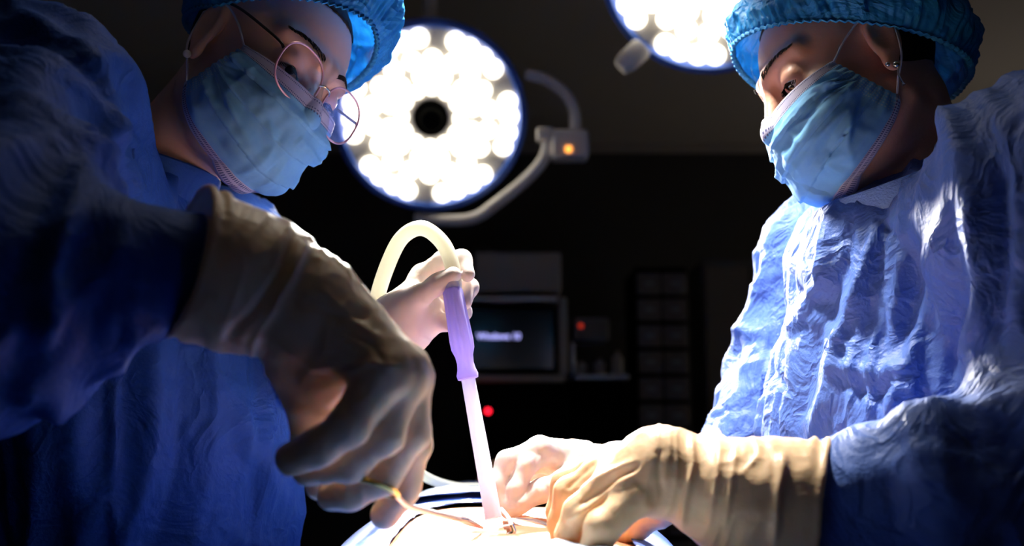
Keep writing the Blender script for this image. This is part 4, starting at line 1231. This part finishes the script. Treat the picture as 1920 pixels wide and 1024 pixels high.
def needle_holder():
    d = .70
    r0 = P(700, 907, d)
    r = bpy.data.objects.new('needle_holder', None); COL.objects.link(r); r.location = r0
    tag(r, 'gold-handled needle holder in the gloved hand, steel shanks reaching the wound', 'needle holder')
    tip = P(905, 990, .905) - r0
    ax = tip / np.linalg.norm(tip); u = np.cross(ax, [0.2, 0.3, 1]); u /= np.linalg.norm(u)
    def ringpts(c, n1, n2, a, b): return [c + n1 * a * math.cos(t) + n2 * b * math.sin(t) for t in np.linspace(0, 2 * math.pi, 40, endpoint=False)]
    e1 = P(745, 928, d - .016) - P(652, 900, d - .016); e1 /= np.linalg.norm(e1)
    e2 = np.cross(e1, [0.15, 0.25, 1.0]); e2 /= np.linalg.norm(e2)
    MB().tube(ringpts(P(698, 914, d + .002) - r0, e1, e2, 0.0185, 0.0225), 0.0021, 10, closed=True, flat=1.2).build('finger_ring', M['gold'], r)
    MB().tube(ringpts(P(612, 905, d + .03) - r0, e1, e2, 0.013, 0.014), 0.0022, 10, closed=True).build('finger_ring', M['gold'], r)
    j = tip * 0.80
    MB().tube(catmull([P(742, 928, d + .004) - r0, P(775, 952, d + .04) - r0, j], 8), np.linspace(0.0024, 0.0026, 17), 10, flat=.7).build('shank', M['steel'], r)
    MB().tube(catmull([P(622, 915, d + .03) - r0, P(740, 945, d + .05) - r0, j + u * .002], 8), np.linspace(0.0024, 0.0026, 17), 10, flat=.7).build('shank', M['steel'], r)
    MB().tube([j - ax * .01, j, j + ax * 0.01, tip], [.003, .0036, .0034, .0012], 12).build('jaws', M['steel'], r)


needle_holder()


def forceps():
    a = P(1075, 1012, .80); b = P(968, 972, .91)
    r = bpy.data.objects.new('forceps', None); COL.objects.link(r); r.location = b
    tag(r, 'thin steel forceps from the near cream glove to the wound edge', 'forceps')
    for sg in (-1, 1):
        m_ = (a + b) / 2 + np.array([0, 0.004 * sg, 0.004])
        MB().tube(catmull([a - b, m_ - b + [0, .003 * sg, 0], [0, .0008 * sg, 0]], 8), np.interp(range(17), [0, 16], [.0022, .0008]), 8, flat=.5).build('arm', M['steel'], r)
    q = P(940, 955, .945); q2 = P(958, 985, .905)
    r = bpy.data.objects.new('wound_retractor', None); COL.objects.link(r); r.location = q2
    tag(r, 'small pale hook retractor pinched by the white-gloved far hand', 'retractor')
    MB().tube(catmull([q - q2, (q - q2) * .4 + [0.001, 0, .001], [0, 0, 0], [-.006, 0.002, -.002]], 8), 0.0022, 10).build('handle', M['loop'], r)
    MB().tube(catmull([[0, 0, 0], [.002, -.001, -.006], [-.003, -.002, -.009]], 8), 0.0028, 10).build('blade', M['steel'], r)


forceps()

# ---------------------------------------------------------------- dim equipment along the back wall


def px_box(b, x0, y0, x1, y1, d, depth, m, name, root, bev=0.006):
    """front face where the pixels put it; stands `depth` deep behind it"""
    a = P(x0, y0, d); c = P(x1, y1, d); yy = (a[1] + c[1]) / 2
    ctr = np.array([(a[0] + c[0]) / 2, yy + depth / 2, (a[2] + c[2]) / 2]) - np.array(root.location)
    return (b or MB()).box(ctr, (abs(c[0] - a[0]), depth, abs(a[2] - c[2])), bev)


def empty(name, loc, label, cat, group=None):
    r = bpy.data.objects.new(name, None); COL.objects.link(r); r.location = loc; return tag(r, label, cat, group)


def station():
    d = 3.6; base = P(975, 700, d); r = empty('anaesthesia_machine', (base[0], base[1], 0), 'dim anaesthesia machine with a lit monitor, standing behind the wand', 'anaesthesia machine')
    B_ = lambda x0, y0, x1, y1, dd, dep, m, nm, par=r, bev=.008: px_box(None, x0, y0, x1, y1, dd, dep, m, nm, r, bev).build(nm, m, par)
    B_(890, 472, 1052, 548, d + .1, .3, M['beige'], 'top_cabinet')
    B_(872, 555, 1045, 566, d - .02, .4, M['steelb'], 'shelf')
    mo = B_(868, 572, 1046, 700, d, .08, M['lampdark'], 'monitor', bev=.012)
    B_(876, 580, 1038, 692, d - .004, .006, M['screen'], 'screen', mo, .002)
    tp = P(935, 631, d - .012)
    cu = bpy.data.curves.new('screen_text', 'FONT'); cu.body = 'Windows 10'; cu.size = 0.030; cu.align_x = 'CENTER'; cu.align_y = 'CENTER'; cu.extrude = 0.0004
    cu.offset = 0.0006
    tmp = bpy.data.objects.new('tmp', cu); COL.objects.link(tmp)
    tme = bpy.data.meshes.new_from_object(tmp.evaluated_get(bpy.context.evaluated_depsgraph_get())); bpy.data.objects.remove(tmp)
    tme.materials.clear()
    t = link('screen_text', tme, M['textblue'], mo); t.location = tp - np.array(r.location); t.rotation_euler = (math.pi / 2, 0, 0)
    MB().ball(P(990, 672, d - .006) - np.array(r.location), (0.032, 0.002, 0.018), 20, 10).build('screen_glow', M['cyan'], mo)
    B_(868, 703, 1060, 716, d - .05, .45, M['beige'], 'worktop')
    B_(1048, 556, 1064, 703, d - .02, .03, M['beige'], 'post')
    b = P(960, 716, d); z1 = b[2]
    MB().box((0, .25, (z1 + .12) / 2), (0.36, .42, z1 - .12), .01).build('drawer_body', M['lampdark'], r)
    for k in range(3):
        MB().box((0, .02, 0.22 + k * .17), (0.33, .03, .15), .008).build('drawer', M['grey'], r)
    c = P(915, 771, d - .12) - np.array(r.location)
    MB().lathe([(0.011, .005), (.011, 0), (.006, -.004), (0, -.005)], c, (0, 1, 0), 20).build('indicator_light', M['red'], r)
    MB().tube([P(915, 771, d - .10) - np.array(r.location), P(915, 771, d - .0) - np.array(r.location)], .012, 12).build('light_holder', M['lampdark'], r)
    for sx in (-.17, .17):
        for sy in (.08, .42):
            MB().lathe([(0, -.02), (.045, -.02), (.05, -.01), (.05, .01), (.045, .02), (0, .02)], (sx, sy, .05), (1, 0, 0), 24).build('caster', M['lampdark'], r)
            MB().box((sx, sy, .1), (.03, .03, .07), .004).build('caster_fork', M['steelb'], r)


station()


def vent():
    d = 3.9; b = P(1110, 640, d); r = empty('infusion_cart', (b[0], b[1], 0), 'dim cart with small red light and pale bottles, beside the monitor', 'cart')
    B_ = lambda x0, y0, x1, y1, dd, dep, m, nm, par=r, bev=.008: px_box(None, x0, y0, x1, y1, dd, dep, m, nm, r, bev).build(nm, m, par)
    pb = B_(1076, 596, 1142, 640, d, .2, M['grey'], 'pump_box')
    MB().lathe([(0.009, .004), (.009, 0), (.005, -.003), (0, -.004)], P(1089, 611, d - .004) - np.array(r.location), (0, 1, 0), 20).build('indicator_light', M['red2'], pb)
    B_(1078, 702, 1180, 712, d - .05, .35, M['steelb'], 'shelf')
    B_(1070, 712, 1176, 900, d, .3, M['lampdark'], 'cart_body')
    B_(1070, 640, 1078, 704, d + .1, .02, M['steelb'], 'post')
    lo = P(1100, 900, d)[2]
    for sx in (-.09, .09):
        MB().tube([(sx, .1, lo + .01), (sx, .1, 0.0)], .014, 12).build('leg', M['steelb'], r)
    for k, x in enumerate((1090, 1125, 1158)):
        q = P(x, 702, d)
        h = (.05, .06, .09)[k]
        z0 = P(1100, 702, d - .05)[2] + .003
        o = MB().lathe([(0, 0), (.02, 0), (.022, .004), (.022, h * .7), (.009, h * .85), (.009, h), (0, h)], (q[0], q[1], z0), (0, 0, 1), 20).build('bottle', M['beige'], None)
        tag(o, ('small pale bottle on the cart shelf, nearest the monitor', 'middle pale bottle on the cart shelf', 'tallest pale bottle on the cart shelf')[k], 'bottle', 'pale bottles on the cart shelf')


M['red2'] = mat('red_dim', (1, .1, .03, 1), .4, emit=(1, .06, .02, 1), estr=.45)
vent()


def drawers():
    d = 4.6; b = P(1242, 640, d); r = empty('drawer_tower', (b[0], b[1], 0), 'dim narrow tower of many small supply drawers against the back wall', 'drawer cabinet')
    a = P(1192, 498, d); c = P(1292, 760, d); w = c[0] - a[0]; top = a[2]
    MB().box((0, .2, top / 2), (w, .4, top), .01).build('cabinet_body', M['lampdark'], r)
    n = 13; z0 = .28; hh = (top - z0 - .02) / n
    for k in range(n):
        for j in range(2):
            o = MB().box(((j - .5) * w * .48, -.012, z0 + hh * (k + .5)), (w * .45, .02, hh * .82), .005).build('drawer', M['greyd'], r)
            MB().box(((j - .5) * w * .48, -.026, z0 + hh * (k + .5)), (w * .16, .012, hh * .16), .003).build('handle', M['steelb'], o)


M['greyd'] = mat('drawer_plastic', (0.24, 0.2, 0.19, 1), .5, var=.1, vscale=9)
drawers()


def locker():
    d = 5.0; b = P(1410, 700, d); r = empty('supply_locker', (b[0], b[1], 0), 'tall dim two-door locker against the back wall beside the drawer tower', 'locker')
    a = P(1322, 482, d); c = P(1500, 700, d); w = c[0] - a[0]; top = a[2]
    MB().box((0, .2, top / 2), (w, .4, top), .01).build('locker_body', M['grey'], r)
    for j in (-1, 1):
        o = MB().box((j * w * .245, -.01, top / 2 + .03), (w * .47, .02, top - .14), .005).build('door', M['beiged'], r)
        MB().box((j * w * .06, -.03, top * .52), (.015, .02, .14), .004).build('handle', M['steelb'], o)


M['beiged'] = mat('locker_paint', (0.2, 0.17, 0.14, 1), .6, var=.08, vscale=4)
locker()
q = P(1482, 600, 4.7); r = empty('oxygen_stand', (q[0], q[1], 0), 'yellow-banded gas stand half hidden behind the bending shoulder', 'gas stand')
MB().lathe([(0, 0.02), (.10, .02), (.105, .04), (.1, .08), (0, .08)], (0, 0, 0), (0, 0, 1), 32).build('base', M['grey'], r)
t0 = P(1478, 465, 4.7)[2]; t1 = P(1482, 540, 4.7)[2]; t2 = P(1484, 610, 4.7)[2]
MB().tube([(0, 0, .08), (0, 0, t0)], .022, 16).build('pole', M['beiged'], r)
MB().tube([(0, 0, t2), (0, 0, t1)], .034, 20).build('yellow_band', M['yellow'], r)
q = P(905, 502, 3.95); zc_ = 2.82
r = empty('wall_gauge', (q[0], 5.88, q[2]), 'round dark gauge on the back wall above the monitor', 'gauge')
r.location = P(905, 502, 5.75)
dd = 5.9 - r.location[1]
MB().lathe([(0, -.02), (.10, -.02), (.115, -.01), (.12, 0.0), (.12, dd), (0, dd)], (0, 0, 0), (0, 1, 0), 40).build('gauge_case', M['grey'], r)
MB().lathe([(0, -.024), (.095, -.024), (.095, -.015), (0, -.015)], (0, 0, 0), (0, 1, 0), 40).build('gauge_face', M['lampdark'], r)
